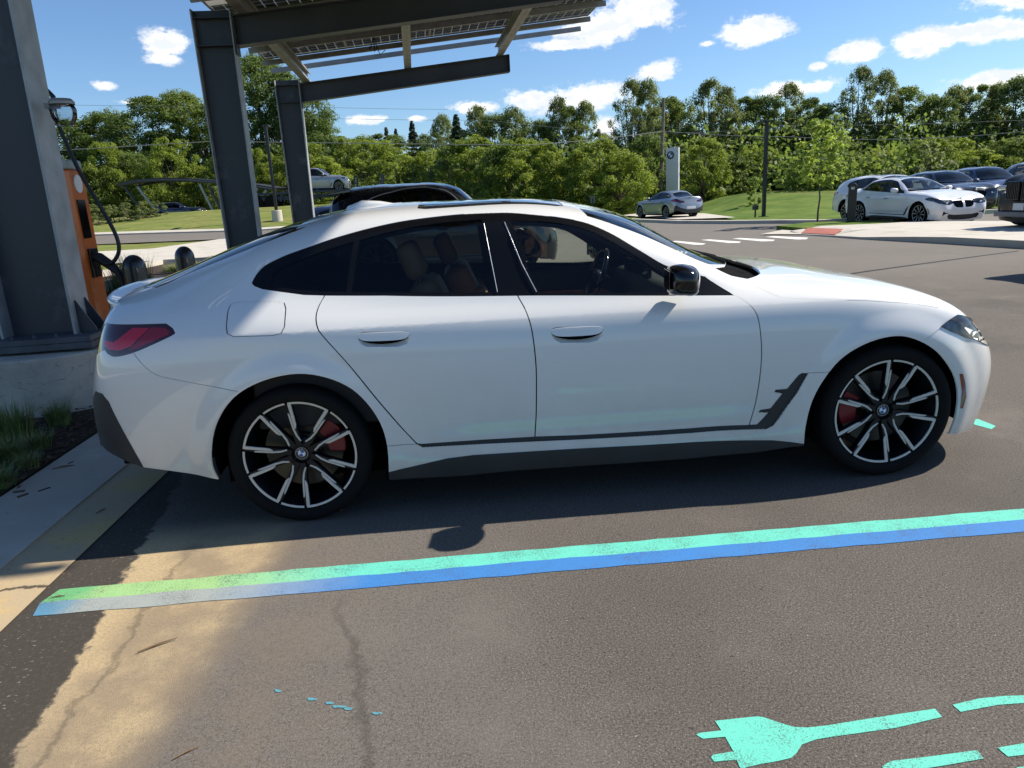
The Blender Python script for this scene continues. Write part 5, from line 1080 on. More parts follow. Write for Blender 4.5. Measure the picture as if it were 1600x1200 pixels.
for i in range(2600):
    y = rc.uniform(-2.2, 3.4); x = -4.66-abs(rc.gauss(0, 1))*.75
    if rc.random() < .02: x = rc.uniform(-4.6, -4.2)
    if (x+5.45)**2+(y-1.95)**2 < .42: continue
    a = Matrix.Rotation(rc.uniform(0, 6.28), 3, 'Z') @ Matrix.Rotation(rc.uniform(-.4, .4), 3, 'X'); ch.box((x, y, .028+rc.uniform(0, .018)+(.05 if x > -4.64 else 0)), (rc.uniform(.02, .06), rc.uniform(.006, .016), .005), a, mi=rc.choice((0, 0, 1)))
o = ch.build('mulch_chips', [mat('chip_brown', (.085, .048, .026), .9, var=.4, vscale=50), mat('chip_dark', (.035, .022, .015), .9)]); tag(o, 'loose brown bark chips and dead grass spread over the planting bed', 'mulch', kind='stuff')
# ------------------------------------------------------------------ trees
def leafmat(name, c, tr=.35):
    m_ = bpy.data.materials.new(name); t, n, l = nodes(m_); p = n['Principled BSDF']; p.inputs['Roughness'].default_value = .55; p.inputs['Specular IOR Level'].default_value = .25
    g = n.new('ShaderNodeNewGeometry'); oi = n.new('ShaderNodeObjectInfo')
    a = n.new('ShaderNodeMath'); a.operation = 'MULTIPLY_ADD'; l.new(g.outputs['Random Per Island'], a.inputs[0]); a.inputs[1].default_value = .55; 
    b = n.new('ShaderNodeMath'); b.operation = 'MULTIPLY'; l.new(oi.outputs['Random'], b.inputs[0]); b.inputs[1].default_value = .45; l.new(b.outputs[0], a.inputs[2])
    r_ = n.new('ShaderNodeValToRGB'); l.new(a.outputs[0], r_.inputs[0]); e = r_.color_ramp.elements
    e[0].color = (c[0]*.74, c[1]*.76, c[2]*.85, 1); e[1].color = (c[0]*1.5, c[1]*1.34, c[2]*1.1, 1); l.new(r_.outputs[0], p.inputs['Base Color'])
    tl = n.new('ShaderNodeBsdfTranslucent'); hs = n.new('ShaderNodeHueSaturation'); hs.inputs['Value'].default_value = 1.5; hs.inputs['Saturation'].default_value = 1.1; l.new(r_.outputs[0], hs.inputs['Color']); l.new(hs.outputs[0], tl.inputs[0])
    ms = n.new('ShaderNodeMixShader'); ms.inputs[0].default_value = tr; l.new(p.outputs[0], ms.inputs[1]); l.new(tl.outputs[0], ms.inputs[2]); l.new(ms.outputs[0], n['Material Output'].inputs[0]); return m_
LM = {'dense': leafmat('leaf_dark', (.120, .172, .048), .48), 'bright': leafmat('leaf_bright', (.185, .245, .050), .52), 'airy': leafmat('leaf_grey_green', (.145, .185, .070), .5), 'conifer': leafmat('leaf_conifer', (.030, .055, .025), .1), 'young': leafmat('leaf_young', (.24, .32, .08), .5)}
bark = mat('bark', (.10, .075, .055), .9, var=.35, vscale=12, bump=.5, bscale=30)
def crown(rs, kind, h, w_, n_cl, leaves, leaf, z0=.18, gap=.25):
    """leaf faces on the shells of many clumps; returns mesh data for crown and trunk (unit: metres)"""
    r = np.random.RandomState(rs); cl = []
    for i in range(n_cl):
        if kind == 'conifer':
            t_ = r.rand()**.8; z = h*(.08+.92*t_); rad = w_/2*(1-t_)**.9*(.55+.45*r.rand()); a = r.rand()*6.283; cl.append((rad*math.cos(a), rad*math.sin(a), z, .18+.45*(1-t_)))
        else:
            t_ = r.rand(); z = h*(z0+(1-z0)*t_); prof = math.sin(math.pi*min(1, (t_*.86+.12)))**.62
            if kind == 'airy': prof *= .92+.16*math.sin(t_*9+rs)
            rad = w_/2*prof*(.35+.65*r.rand()**.5); a = r.rand()*6.283; cl.append((rad*math.cos(a), rad*math.sin(a), z-.2, (.30+.40*r.rand())*(w_/5.5)*(.75 if kind == 'airy' else .9)))
    cl = np.array(cl); k = leaves//n_cl; vs = []; N_ = n_cl*k
    ci = np.repeat(np.arange(n_cl), k); d = r.normal(0, 1, (N_, 3)); d /= np.linalg.norm(d, axis=1)[:, None]; rad = cl[ci, 3]*(r.rand(N_)**.42)
    sc_ = np.array([1.15, 1.15, .88]) if kind != 'conifer' else np.array([1.3, 1.3, .35])
    c = cl[ci, :3]+d*rad[:, None]*sc_
    nrm = d+np.array([0, 0, .55])+r.normal(0, .55, (N_, 3)); nrm /= np.linalg.norm(nrm, axis=1)[:, None]
    up = r.normal(0, 1, (N_, 3)); u = np.cross(nrm, up); u /= np.linalg.norm(u, axis=1)[:, None]; v = np.cross(nrm, u); s = leaf*(.55+.8*r.rand(N_))[:, None]
    q = np.stack([c-u*s*.9, c-v*s*.45+nrm*s*.12, c+u*s*1.0, c+v*s*.45+nrm*s*.12], 1).reshape(-1, 3)
    me = bpy.data.meshes.new('crown'); me.vertices.add(len(q)); me.vertices.foreach_set('co', q.ravel()); me.loops.add(len(q)); me.loops.foreach_set('vertex_index', np.arange(len(q))); me.polygons.add(N_); me.polygons.foreach_set('loop_start', np.arange(N_)*4); me.polygons.foreach_set('loop_total', np.full(N_, 4)); me.update(); me.validate()
    me.materials.append(LM[kind])
    tb = MB(); rr = random.Random(rs); tr_ = (.022 if kind != 'young' else .009)*h; top_ = h*(.9 if kind == 'conifer' else .72)
    tp = [Vector((rr.uniform(-.05, .05)*i*.4, rr.uniform(-.05, .05)*i*.4, top_*i/6)) for i in range(7)]; tb.tube(tp, [tr_*(1-.8*i/6) for i in range(7)], 8)
    if kind not in ('conifer', 'young'):
        for j in r.choice(n_cl, min(n_cl, 16), False):
            e_ = Vector(cl[j, :3]); b_ = tp[min(5, max(1, int(e_.z/h*5)-1))]; tb.tube([b_, (b_*.45+e_*.55)+Vector((0, 0, -.15)), e_], [tr_*.45, tr_*.28, tr_*.08], 5)
    return me, tb
TMPL = []
def template(name, kind, h, w_, n_cl, leaves, leaf, rs, **kw):
    me, tb = crown(rs, kind, h, w_, n_cl, leaves, leaf, **kw); tm = bpy.data.meshes.new('trunk'); tm.from_pydata([tuple(v) for v in tb.v], [], tb.f); tm.materials.append(bark); tm.update(); return (name, kind, h, w_, me, tm)
T = {
 'a': template('broadleaf_tree', 'dense', 10, 6.2, 135, 24000, .098, 1), 'b': template('broadleaf_tree', 'dense', 10, 5.6, 120, 22000, .098, 2),
 'c': template('tall_tree', 'airy', 10, 6.0, 210, 17000, .105, 3, z0=.12), 'd': template('tall_tree', 'airy', 10, 6.4, 190, 15000, .105, 14, z0=.15),
 'e': template('bushy_tree', 'bright', 6, 5.6, 95, 16000, .098, 5, z0=.02), 'f': template('bushy_tree', 'bright', 6, 5.0, 85, 15000, .098, 6, z0=.02), 'k': template('bushy_tree', 'dense', 6, 5.4, 85, 15000, .098, 26, z0=.02),
 'g': template('conifer', 'conifer', 10, 4.6, 150, 12000, .13, 7), 'y': template('young_tree', 'young', 3.6, 1.7, 60, 2600, .075, 8, z0=.44), 's': template('shrub', 'young', 1.6, 1.3, 26, 1700, .06, 9, z0=.08), 'w': template('shrub', 'airy', 1.6, 1.9, 26, 1900, .06, 10, z0=.05)}
used_labels = {}
def tree(t, x, y, h, wf=1.0, label=None, cat='tree', group=None, rz=None, z=None):
    name, kind, h0, w0, cm, tm = T[t]; o = empty(name, (x, y, hz(x, y)-.1 if z is None else z), 0, label, cat, group)
    s = h/h0; rz_ = random.uniform(0, 6.28) if rz is None else rz
    for nm_, me in (('trunk', tm), ('crown', cm)):
        c = bpy.data.objects.new(nm_, me); COL.objects.link(c); c.parent = o; c.scale = (s*wf, s*wf, s); c.rotation_euler = (0, 0, rz_)
    return o
def treepx(t, px_, py_top, Y, wpx=None, **kw):
    """stand a tree at depth Y so that it rises to the given height"""
    q = aty(px_, py_top, Y); x = q.x; zb = hz(x, Y)-.1; h = q.z-zb; w0 = T[t][3]*h/T[t][2]; d = (Vector((x, Y, 0))-CAM).dot(cF)
    wf = 1 if wpx is None else (wpx/FPX*d)/w0
    return tree(t, x, Y, h, wf, **kw)
LMK = [(-400, 'beyond the left picture edge'), (60, 'behind the charging pillar'), (200, 'above the arched carport, left part'), (275, 'above the arched carport, right part'), (345, 'behind the middle canopy column'), (420, 'between the two farther canopy columns'), (500, 'right of the farthest canopy column'), (580, 'above the tail of the black wagon'), (650, 'above the middle of the black wagon'), (730, 'above the windscreen of the wagon'), (800, 'above the roof panel of the white fastback'), (870, 'midway between black wagon and pylon sign'), (940, 'left of the silver sedan'), (1000, 'just left of the wooden utility pole'), (1060, 'right behind the white pylon sign'), (1120, 'right of the white pylon sign'), (1180, 'behind the lamp pole on the mound'), (1240, 'just left of the staked young tree'), (1300, 'just right of the staked young tree'), (1360, 'above the white wagon'), (1430, 'above the white saloon'), (1500, 'above the grey sport utility car'), (1560, 'above the blue sport utility car'), (1630, 'at the right picture edge'), (1760, 'beyond the right picture edge')]
def mark(px_): return min(LMK, key=lambda a: abs(a[0]-px_))[1]
ADJ = {'a': 'dense green broadleaf tree', 'b': 'dense rounded broadleaf tree', 'c': 'tall slender airy tree', 'd': 'tall open-crowned tree', 'e': 'bright green bushy tree', 'f': 'bright yellow-green bushy tree', 'k': 'dark green bushy tree', 'g': 'dark pointed conifer'}
def auto(t, px_, row):
    base = '%s-row %s, %s' % (row, ADJ[t], mark(px_)); k = used_labels.get(base, 0); used_labels[base] = k+1
    return base if k == 0 else '%s, %s one' % (base, ('second', 'third', 'fourth')[k-1])
BACK = [('a',-180,170,70,200),('b',-60,165,70,190),('a',60,178,68,150),('b',118,185,66,110),('a',170,172,66,110),('b',222,150,64,120),('a',268,142,64,120),('b',318,160,64,110),('a',392,84,60,120),('b',430,110,60,110),('a',452,120,59,110),('b',490,182,66,80),('b',520,212,70,90),('k',560,214,70,110),('b',600,208,72,90),('g',603,200,76,36),('g',618,202,76,30),('g',643,190,74,40),('b',672,205,74,70),('c',690,178,70,60),('g',712,180,70,52),('c',745,164,68,66),('a',772,178,68,80),('c',800,166,66,70),('a',832,186,66,80),('c',872,150,64,58),('b',886,165,64,70),('c',914,156,64,56),('b',936,205,68,60),('d',985,124,60,66),('c',1012,122,60,62),('b',1040,150,62,80),('a',1070,156,64,80),('d',1112,124,60,78),('c',1134,134,60,64),('b',1165,150,62,80),('a',1200,148,62,90),('d',1232,130,60,70),('b',1262,152,60,80),('a',1300,160,58,90),('d',1345,104,58,70),('c',1385,108,58,66),('b',1425,132,58,90),('a',1470,150,56,90),('c',1495,132,56,62),('b',1530,130,56,80),('c',1560,128,55,56),('a',1592,118,54,90),('b',1650,120,54,110),('a',1740,110,54,120),('b',1850,120,54,120),('a',1960,110,56,130)]
for (t, a, b, Y, wp) in BACK: treepx(t, a, b, Y+(24 if a < 700 else 6), wp*1.18, label=auto(t, a, 'rear'), group='trees of the wood behind the lots')
FRONT = [('k',-120,250,52,130),('e',0,250,50,110),('k',110,240,50,100),('e',160,232,52,90),('k',205,236,50,90),('e',262,226,52,90),('f',300,246,48,80),('k',345,236,50,80),('e',395,232,50,80),('f',425,246,48,70),('e',470,236,52,80),('f',505,244,50,80),('e',540,228,56,80),('e',585,230,58,90),('f',628,226,56,90),('e',672,222,55,80),('k',705,240,54,80),('f',738,226,53,90),('k',780,236,52,90),('e',812,222,52,100),('f',850,240,49,80),('e',890,222,50,100),('f',935,214,50,90),('e',968,232,46,90),('k',1010,226,52,90),('e',1060,228,54,80),('f',1100,224,53,90),('k',1140,232,54,80),('e',1180,222,54,80),('k',1225,226,52,90),('e',1262,232,52,80),('k',1310,222,52,90),('f',1345,230,50,80),('e',1385,222,50,90),('k',1428,236,47,90),('e',1450,224,47,90),('f',1490,232,44,80),('f',1535,214,44,90),('k',1580,228,44,80),('e',1640,216,44,100),('k',1730,214,46,110),('e',1840,214,46,120)]
rt_ = random.Random(21)
for (t, a, b, Y, wp) in FRONT: b = b+rt_.uniform(-22, 20); wp = wp*rt_.uniform(.75, 1.15); treepx(t, a, b, Y+(20 if a < 700 else 0)+rt_.uniform(-1, 5), wp*1.25, label=auto(t, a, 'front'), group='bushy trees along the edge of the wood')
# dark undergrowth that closes the wood behind the trunks
r = np.random.RandomState(4); q = []; 
und = []
for i in range(900):
    px_ = r.uniform(-250, 2000); Y = r.uniform(56, 80)+(22 if px_ < 700 else 0); p = aty(px_, 300, Y); zb = hz(p.x, Y); hh = r.uniform(.3, 5.5); und.append((p.x, Y, zb+hh))
for i in range(420):
    px_ = r.uniform(-250, 2000); Y = r.uniform(70, 74) if px_ < 700 else (r.uniform(51, 55) if px_ < 1250 else r.uniform(43, 47)); p = aty(px_, 300, Y); zb = hz(p.x, Y); und.append((p.x, Y+2, zb+r.uniform(.1, 1.6)))
und = np.array(und); ci = np.repeat(np.arange(len(und)), 85); N_ = len(ci); c = und[ci]+r.normal(0, 1, (N_, 3))*[1.0, .8, .75]; nrm = r.normal(0, 1, (N_, 3)); nrm /= np.linalg.norm(nrm, axis=1)[:, None]; u = np.cross(nrm, r.normal(0, 1, (N_, 3))); u /= np.linalg.norm(u, axis=1)[:, None]; v = np.cross(nrm, u); s = .20*(.6+.8*r.rand(N_))[:, None]
q = np.stack([c-u*s, c-v*s*.6, c+u*s, c+v*s*.6], 1).reshape(-1, 3); me = bpy.data.meshes.new('undergrowth'); me.from_pydata(q.tolist(), [], (np.arange(N_*4).reshape(-1, 4)).tolist()); me.materials.append(LM['dense']); me.update()
o = bpy.data.objects.new('undergrowth', me); COL.objects.link(o); tag(o, 'dark undergrowth filling the wood between and behind the trees', 'undergrowth', kind='stuff')
# mass of far wood so that no sky shows under the crowns
r = np.random.RandomState(9); und = np.array([(aty(a_, 300, Y).x, Y, hz(0, Y)+hh) for a_, Y, hh in zip(r.uniform(-400, 2200, 1500), r.uniform(106, 118, 1500), r.uniform(0, 7.0, 1500))]); ci = np.repeat(np.arange(len(und)), 60); N_ = len(ci); c = und[ci]+r.normal(0, 1, (N_, 3))*[1.5, 1, .9]; u = r.normal(0, 1, (N_, 3)); u /= np.linalg.norm(u, axis=1)[:, None]; v = np.cross(u, r.normal(0, 1, (N_, 3))); v /= np.linalg.norm(v, axis=1)[:, None]
q = np.stack([c-u*.3, c-v*.2, c+u*.3, c+v*.2], 1).reshape(-1, 3); me = bpy.data.meshes.new('far_wood'); me.from_pydata(q.tolist(), [], (np.arange(N_*4).reshape(-1, 4)).tolist()); me.materials.append(LM['dense']); me.update(); o = bpy.data.objects.new('far_wood', me); COL.objects.link(o); tag(o, 'far part of the wood seen between the trees', 'wood', kind='stuff')
# single young trees and shrubs on the lawns
p = gnd(1277, 350); tree('y', p.x, p.y, (350-190)/FPX*((p-CAM).dot(cF))*1.02, 1.08, 'young staked tree with thin black trunk on the grass island', 'young tree', z=gz(p.y))
p = aty(1179, 300, 40); tree('s', p.x, p.y, 1.75, 1, 'small round pale green shrub on the grass mound left of the lamp pole', 'shrub', z=hz(p.x, p.y))
for i, (a, Y, s_) in enumerate(((176, 46, 1.3), (196, 46, 1.4), (222, 47, 1.3), (246, 48, 1.2), (152, 45, 1.5))):
    q_ = aty(a, 330, Y); tree('w', q_.x, q_.y, s_, 1.3, 'low shrub on the crest of the left lawn, %s' % ('between the charger and the carport', 'second from the charger', 'middle one of five', 'in front of the dark blue wagon', 'nearest to the charger')[i], 'shrub', 'shrubs on the crest of the left lawn', z=hz(q_.x, q_.y)-.1)
q_ = aty(1445, 300, 38); tree('w', q_.x, q_.y, 3.2, 1.1, 'sparse grey-green shrub rising behind the white saloon', 'shrub')

# ------------------------------------------------------------------ poles, wires, sign
pole_m = mat('pole_black', (.012, .013, .014), .4); wood_m = mat('weathered_wood', (.20, .17, .13), .85, var=.3, vscale=4, bump=.4, bscale=30)
def lamp(px_, ytop, ybase, lb, Y=None, w_=.15, head=True, zb=None):
    g = gnd(px_, ybase) if Y is None else aty(px_, ybase, Y)
    tp = aty(px_+(0 if Y else 0), ytop, g.y); z0 = hz(g.x, g.y) if zb is None else zb; e = empty('lamp_pole', (g.x, g.y, z0), 0, lb, 'lamp pole', 'black lamp poles'); h = tp.z-z0
    m_ = MB(); m_.bar((0, 0, 0), (0, 0, h), w_, w_, Vector((1, 0, 0))); m_.box((0, 0, .02), (.36, .36, .04)); m_.build('pole', pole_m, e)
    if head: m_ = MB(); m_.box((0, .32, h+.02), (.34, .75, .09)); m_.box((0, 0, h), (w_*1.1, .3, .08)); m_.build('lamp_head', pole_m, e, bevel=.01)
    return e
lamp(1193, 190, 338, 'slim black square lamp pole standing on the grass mound right of the pylon sign', Y=31, w_=.15)
lamp(1597, 195, 300, 'black lamp pole at the right picture edge behind the parked cars', Y=30, w_=.16)
e = lamp(432, 196, 330, 'black lamp pole on a white concrete base left of the farthest canopy column', Y=41, w_=.16)
m_ = MB(); m_.lathe([(0, .62), (.28, .62), (.30, .58), (.30, -.6)], n=24); m_.build('pole_base', conc_pale, e)
q_ = aty(1032, 300, 52); tp = aty(1037, 153, 52); z0 = hz(q_.x, 52); up_ = empty('utility_pole', (q_.x, 52, z0), 0, 'grey wooden utility pole standing left of the white pylon sign', 'utility pole'); MB().tube([(0, 0, 0), (tp.x-q_.x, 0, tp.z-z0)], [.16, .11], 12).build('pole', wood_m, up_, smooth=True)
m_ = MB(); m_.lathe([(0, .12), (.05, .10), (.06, 0), (0, 0)], n=10); o = m_.build('insulator', galv, up_); o.location = (tp.x-q_.x+.12, 0, (tp.z-z0)*.64)
def wire(pts_, lb, r_=.022, sag=.25, grp='overhead wires in front of the wood'):
    P_ = [aty(a, b, Y) for a, b, Y in pts_]; out = []
    for i in range(len(P_)-1):
        for k in range(10): t_ = k/10; q = P_[i].lerp(P_[i+1], t_); q.z -= sag*math.sin(math.pi*t_); out.append(q)
    out.append(P_[-1]); o = MB().tube(out, r_, 6).build('overhead_wire', mat('wire_grey', (.20, .20, .19), .5), None); tag(o, lb, 'wire', grp)
wm2 = 'overhead_wire'
wire([(60, 237, 47), (330, 221, 47), (480, 223, 47), (820, 227, 46)], 'pale overhead wire crossing the wood left of the utility pole, upper strand', .024, 0)
wire([(820, 227, 46), (1036, 205, 51.8), (1240, 214, 48), (1420, 217, 44), (1640, 201, 38)], 'pale overhead wire tied to the utility pole and running off to the right', .022, .1)
wire([(1036, 208, 51.8), (1250, 196, 47), (1640, 186, 38)], 'thin upper overhead wire right of the utility pole', .013, .1)
wire([(430, 165, 50), (700, 171, 50)], 'thin overhead wire against the sky under the canopy beam, upper one', .010, .05); wire([(430, 183, 50), (760, 188, 50), (1036, 214, 51.8)], 'thin overhead wire against the sky under the canopy beam, middle one', .010, .05); wire([(100, 164, 50), (330, 166, 50)], 'thin overhead wire against the sky above the left trees', .010, .02)
# pylon sign
q_ = aty(1051, 300, 50); z0 = hz(q_.x, 50); h = aty(1051, 231, 50).z-z0; sg = empty('pylon_sign', (q_.x, 50, z0), R(-42), 'tall pale grey pylon sign with a round blue and white emblem, behind the silver sedan', 'sign')
m_ = MB(); m_.box((0, 0, h/2), (.98, .22, h)); m_.build('sign_panel', mat('sign_grey', (.62, .63, .66), .4, var=.04), sg, bevel=.01); m_ = MB(); m_.box((0, 0, .05), (1.1, .34, .12)); m_.build('sign_foot', conc, sg)
roundel('sign_emblem', .29, Matrix.Translation((-.12, -.115, h-.50)) @ Matrix.Rotation(R(90), 4, 'X'), sg, ring=(.02, .05, .12))
# black post with arched head, floodlight and flat meter box on the lawn
p = gnd(1329, 353); e = empty('bollard_post', (p.x, p.y, gz(p.y)+.1), R(-30), 'black square post with rounded top on the grass island in front of the white saloon', 'post'); hh = 60/FPX*((p-CAM).dot(cF))
MB().prism([(-.13, 0), (.13, 0), (.13, hh-.13)]+[(.13*math.cos(R(a)), hh-.13+.13*math.sin(R(a))) for a in range(15, 180, 15)]+[(-.13, hh-.13)], -.1, .1, 'xz').build('post', pole_m, e, bevel=.01)
m_ = MB(); m_.box((0, -.105, hh-.16), (.10, .01, .08)); m_.build('light_window', mat('frost_white', (.5, .52, .5), .4), e)
q_ = aty(1180, 335, 31); e = empty('ground_spotlight', (q_.x, q_.y, hz(q_.x, q_.y)), R(30), 'small black spotlight on a short stake in the grass left of the lamp pole', 'spotlight'); m_ = MB(); m_.tube([(0, 0, 0), (0, 0, .38)], .04, 8); m_.build('stake', pole_m, e); m_ = MB(); m_.box((0, 0, .48), (.24, .2, .22)); m_.build('housing', pole_m, e, bevel=.02); m_ = MB(); m_.box((.122, 0, .49), (.01, .15, .15)); m_.build('lens', mat('lens_white', (.7, .72, .7), .3), e)
q_ = aty(926, 303, 44); e = empty('small_post_sign', (q_.x, q_.y, hz(q_.x, q_.y)), 0, 'small dark roadside sign on a thin post left of the silver sedan', 'sign'); MB().bar((0, 0, 0), (0, 0, 1.3), .06, .06).build('post', pole_m, e); m_ = MB(); m_.box((0, 0, 1.2), (.32, .03, .45)); m_.build('sign_plate', mat('sign_back', (.12, .12, .11), .6), e)
# ------------------------------------------------------------------ arched carport far left
cp_ = empty('arched_carport', aty(310, 330, 60), R(-4), 'low arched dark steel carport on slanting struts beyond the left lawn', 'carport'); cp_.location.z = .75; dk = mat('carport_steel', (.03, .035, .045), .5); lt = mat('carport_strut', (.30, .31, .32), .5)
bi = Matrix.Rotation(-cp_.rotation_euler.z, 4, 'Z') @ Matrix.Translation(-cp_.location); bi.translation = (Matrix.Rotation(-cp_.rotation_euler.z, 3, 'Z') @ (-cp_.location))
arc = [(186, 290), (215, 284), (250, 281.5), (290, 282), (340, 286), (395, 291), (432, 297)]
for dy, nm_ in ((0, 'arched_beam'), (3.2, 'arched_beam')): MB().tube([(bi @ aty(a, b, 60))+Vector((0, dy, -.0)) for a, b in arc], .10, 8).build(nm_, dk, cp_)
ap = [bi @ aty(a, b, 60) for a, b in arc]; m_ = MB()
for i in range(len(ap)-1): m_.add([ap[i]+Vector((0, 0, .12)), ap[i+1]+Vector((0, 0, .12)), ap[i+1]+Vector((0, 3.2, .12)), ap[i]+Vector((0, 3.2, .12)), ap[i]+Vector((0, 0, .2)), ap[i+1]+Vector((0, 0, .2)), ap[i+1]+Vector((0, 3.2, .2)), ap[i]+Vector((0, 3.2, .2))], [(0, 1, 2, 3), (7, 6, 5, 4), (0, 4, 5, 1), (2, 6, 7, 3)])
m_.build('roof_skin', dk, cp_)
for (a, b, c, d, mm_) in ((194, 291, 222, 330, dk), (215, 292, 246, 332, lt), (312, 288, 334, 332, lt), (326, 290, 348, 332, dk), (402, 294, 384, 328, lt), (416, 297, 392, 330, lt)): MB().bar(bi @ aty(a, b, 60), bi @ aty(c, d, 60), .16, .16).build('strut', mm_, cp_)
# ------------------------------------------------------------------ other cars (same kind of body, reshaped per type)
def suvd(zl=1.10, hk=1.38, tailx=-3.62, zr=1.46, wide=1.03, nose=.10):
    def f(Pp):
        Q = Pp.copy(); x, z = Pp[:, 0], Pp[:, 2]
        rz0 = np.interp(x, [-3.94, -3.7, -3.5, -3.2, -2.9, -2.5, -2.05, -1.55, -1.15, -.8, -.5], [1.085, 1.12, 1.19, 1.30, 1.39, 1.45, 1.457, 1.437, 1.325, 1.15, 1.05])
        rt = np.interp(x, [-3.94, -3.75, -3.55, -3.3, -2.9, -2.5, -2.05, -1.55, -1.15, -.8, -.5], [1.10, 1.30, zr-.06, zr-.015, zr, zr, zr+.003, zr-.012, 1.335, 1.15, 1.05])
        bl = np.interp(x, [-3.9, -3.5, -.7], [1.02, 1.02, .96]); fr = np.clip((z-bl)/np.maximum(rz0-bl, .05), 0, 1.05); up_ = (x < -.5) & (z > bl)
        z2 = np.where(up_, bl+fr*(rt-bl), z)
        z2 = z2+nose*smooth(-.3, .55, x)*smooth(.5, .72, z); Q[:, 0] = x+.11*smooth(.35, .8, Pp[:, 1])*smooth(.25, .5, x)
        Q[:, 2] = np.where(z2 < .9, z2*zl, .9*zl+(z2-.9)*hk); Q[:, 1] = Pp[:, 1]*wide*(1+.06*np.clip((z2-1.0)/.4, 0, 1)*(x < -.9)); return Q
    return f
def saloon(Pp):
    Q = Pp.copy(); x, z = Pp[:, 0], Pp[:, 2]; k = smooth(-2.6, -3.25, x)*smooth(-3.95, -3.5, x); Q[:, 2] = z-np.clip(z-1.0, 0, 1)*k*.42; Q[:, 2] += .03*smooth(-3.2, -3.7, x)*smooth(.8, 1.0, z)+.045*smooth(-.2, .5, x)*smooth(.5, .66, z); Q[:, 0] = x+.12*smooth(.35, .8, Pp[:, 1])*smooth(.25, .5, x); return Q
def place(px_, py_, head, local, zoff=0, Y=None):
    """origin and heading such that the local point (x, y) of the car stands on the ground seen at (px, py)"""
    g = gnd(px_, py_) if Y is None else aty(px_, py_, Y); h = R(head); dx, dy = local; x = g.x-(dx*math.cos(h)-dy*math.sin(h)); y = g.y-(dx*math.sin(h)+dy*math.cos(h)); return (x, y, gz(y)+zoff), h
silver = paint('car_silver', (.30, .32, .34), .6, .32); blk = paint('car_black', (.006, .007, .009), 0, .2); blue = paint('car_blue', (.012, .022, .085), .3, .28); gry = paint('car_graphite', (.028, .035, .045), .5, .3); wh2 = paint('car_white_two', (.74, .74, .74), 0, .3); navy = paint('car_navy', (.02, .03, .07), .4, .3)
dg = (g_dark, g_dark, glass('tint_windscreen', (.20, .24, .25))); mg = (glass('mid_glass', (.30, .36, .36)),)*3
def bg(name, label, loc_h, pm, **kw):
    (loc, h) = loc_h; kw.setdefault('glass_mats', dg); kw.setdefault('redcal_', False); kw.setdefault('interior', False)
    return car(name, label, loc, h, pm, **kw)
c1 = bg('parked_car', 'white saloon with black twin grille parked beyond the sidewalk, nose towards the camera', place(1432, 352.5, -84, (0, -.92)), wh2, deform=saloon, glass_mats=mg, interior=True, wheel_rot=(10, 50, 0, 0))
c2 = bg('parked_car', 'white wagon parked behind the white saloon, only its tail side showing', place(1318, 345, -84, (-2.856, -.95)), wh2, deform=suvd(1.04, 1.12), glass_mats=mg)
c3 = bg('parked_car', 'graphite sport utility car parked between the white saloon and the blue one', place(1540, 335, -96, (.6, .5), Y=23.2), gry, deform=suvd(1.10, 1.14), wr=.37)
c4 = bg('parked_car', 'dark blue sport utility car parked second from the right edge', place(1560, 335, -100, (.3, -.3), Y=24.5), blue, deform=suvd(1.13, 1.22), wr=.38)
c5 = bg('parked_car', 'black sport utility car at the far back, roof only, at the right picture edge', place(1660, 330, -100, (.0, 0), Y=26), blk, deform=suvd(1.15, 1.42), wr=.38)
c6 = bg('parked_car', 'black sport utility car with upright twin grille cut by the right picture edge', place(1590, 361, -178, (0, -.92), .14), paint('car_black_dull', (.004, .0045, .005), 0, .45, coat=.12), deform=suvd(1.20, 1.42, nose=.17), wr=.39, square_grille=True)
c7 = bg('parked_car', 'silver grey sedan standing on the concrete pad below the pylon sign, tail towards the camera', place(1040, 341, 105, (-2.856, .92)), silver, deform=saloon, glass_mats=mg)
q_ = aty(500, 330, 11.4); c8 = bg('parked_car', 'black sport wagon with bright window line parked right behind the white fastback', ((q_.x+4.03, 11.4, gz(11.4)+.04), 0), blk, deform=suvd(1.12, 1.50, zr=1.44), wr=.37)
for w_ in c8[0].children:
    if w_.name.startswith('wheel'):
        for f_ in w_.children:
            if f_.name.startswith('spoke_face'): f_.material_slots[0].link = 'OBJECT'; f_.material_slots[0].material = rimblack
q_ = aty(492, 330, 22); c9 = bg('parked_car', 'dark navy car half hidden between the farthest column and the black wagon', ((q_.x+3.2, 22, gz(22)), R(-12)), navy, deform=suvd(1.06, 1.1))
q_ = aty(281, 330, 66); c10 = bg('parked_car', 'dark blue car behind the crest of the left lawn', ((q_.x+1.5, 66, .72), R(0)), navy, deform=suvd(1.06, 1.15))
q_ = aty(552, 297, 54); c11 = bg('parked_car', 'silver sport utility car raised on the car carrier', ((q_.x-.95, 54, q_.z-.02), R(2)), silver, deform=suvd(1.14, 1.36), wr=.37, glass_mats=mg)
c12 = bg('parked_car', 'dark car just outside the right picture edge that throws a shadow on the lot', ((7.02, 5.0, gz(5.0)), R(183)), gry, deform=suvd(1.20, 1.40, nose=.17), wr=.39)
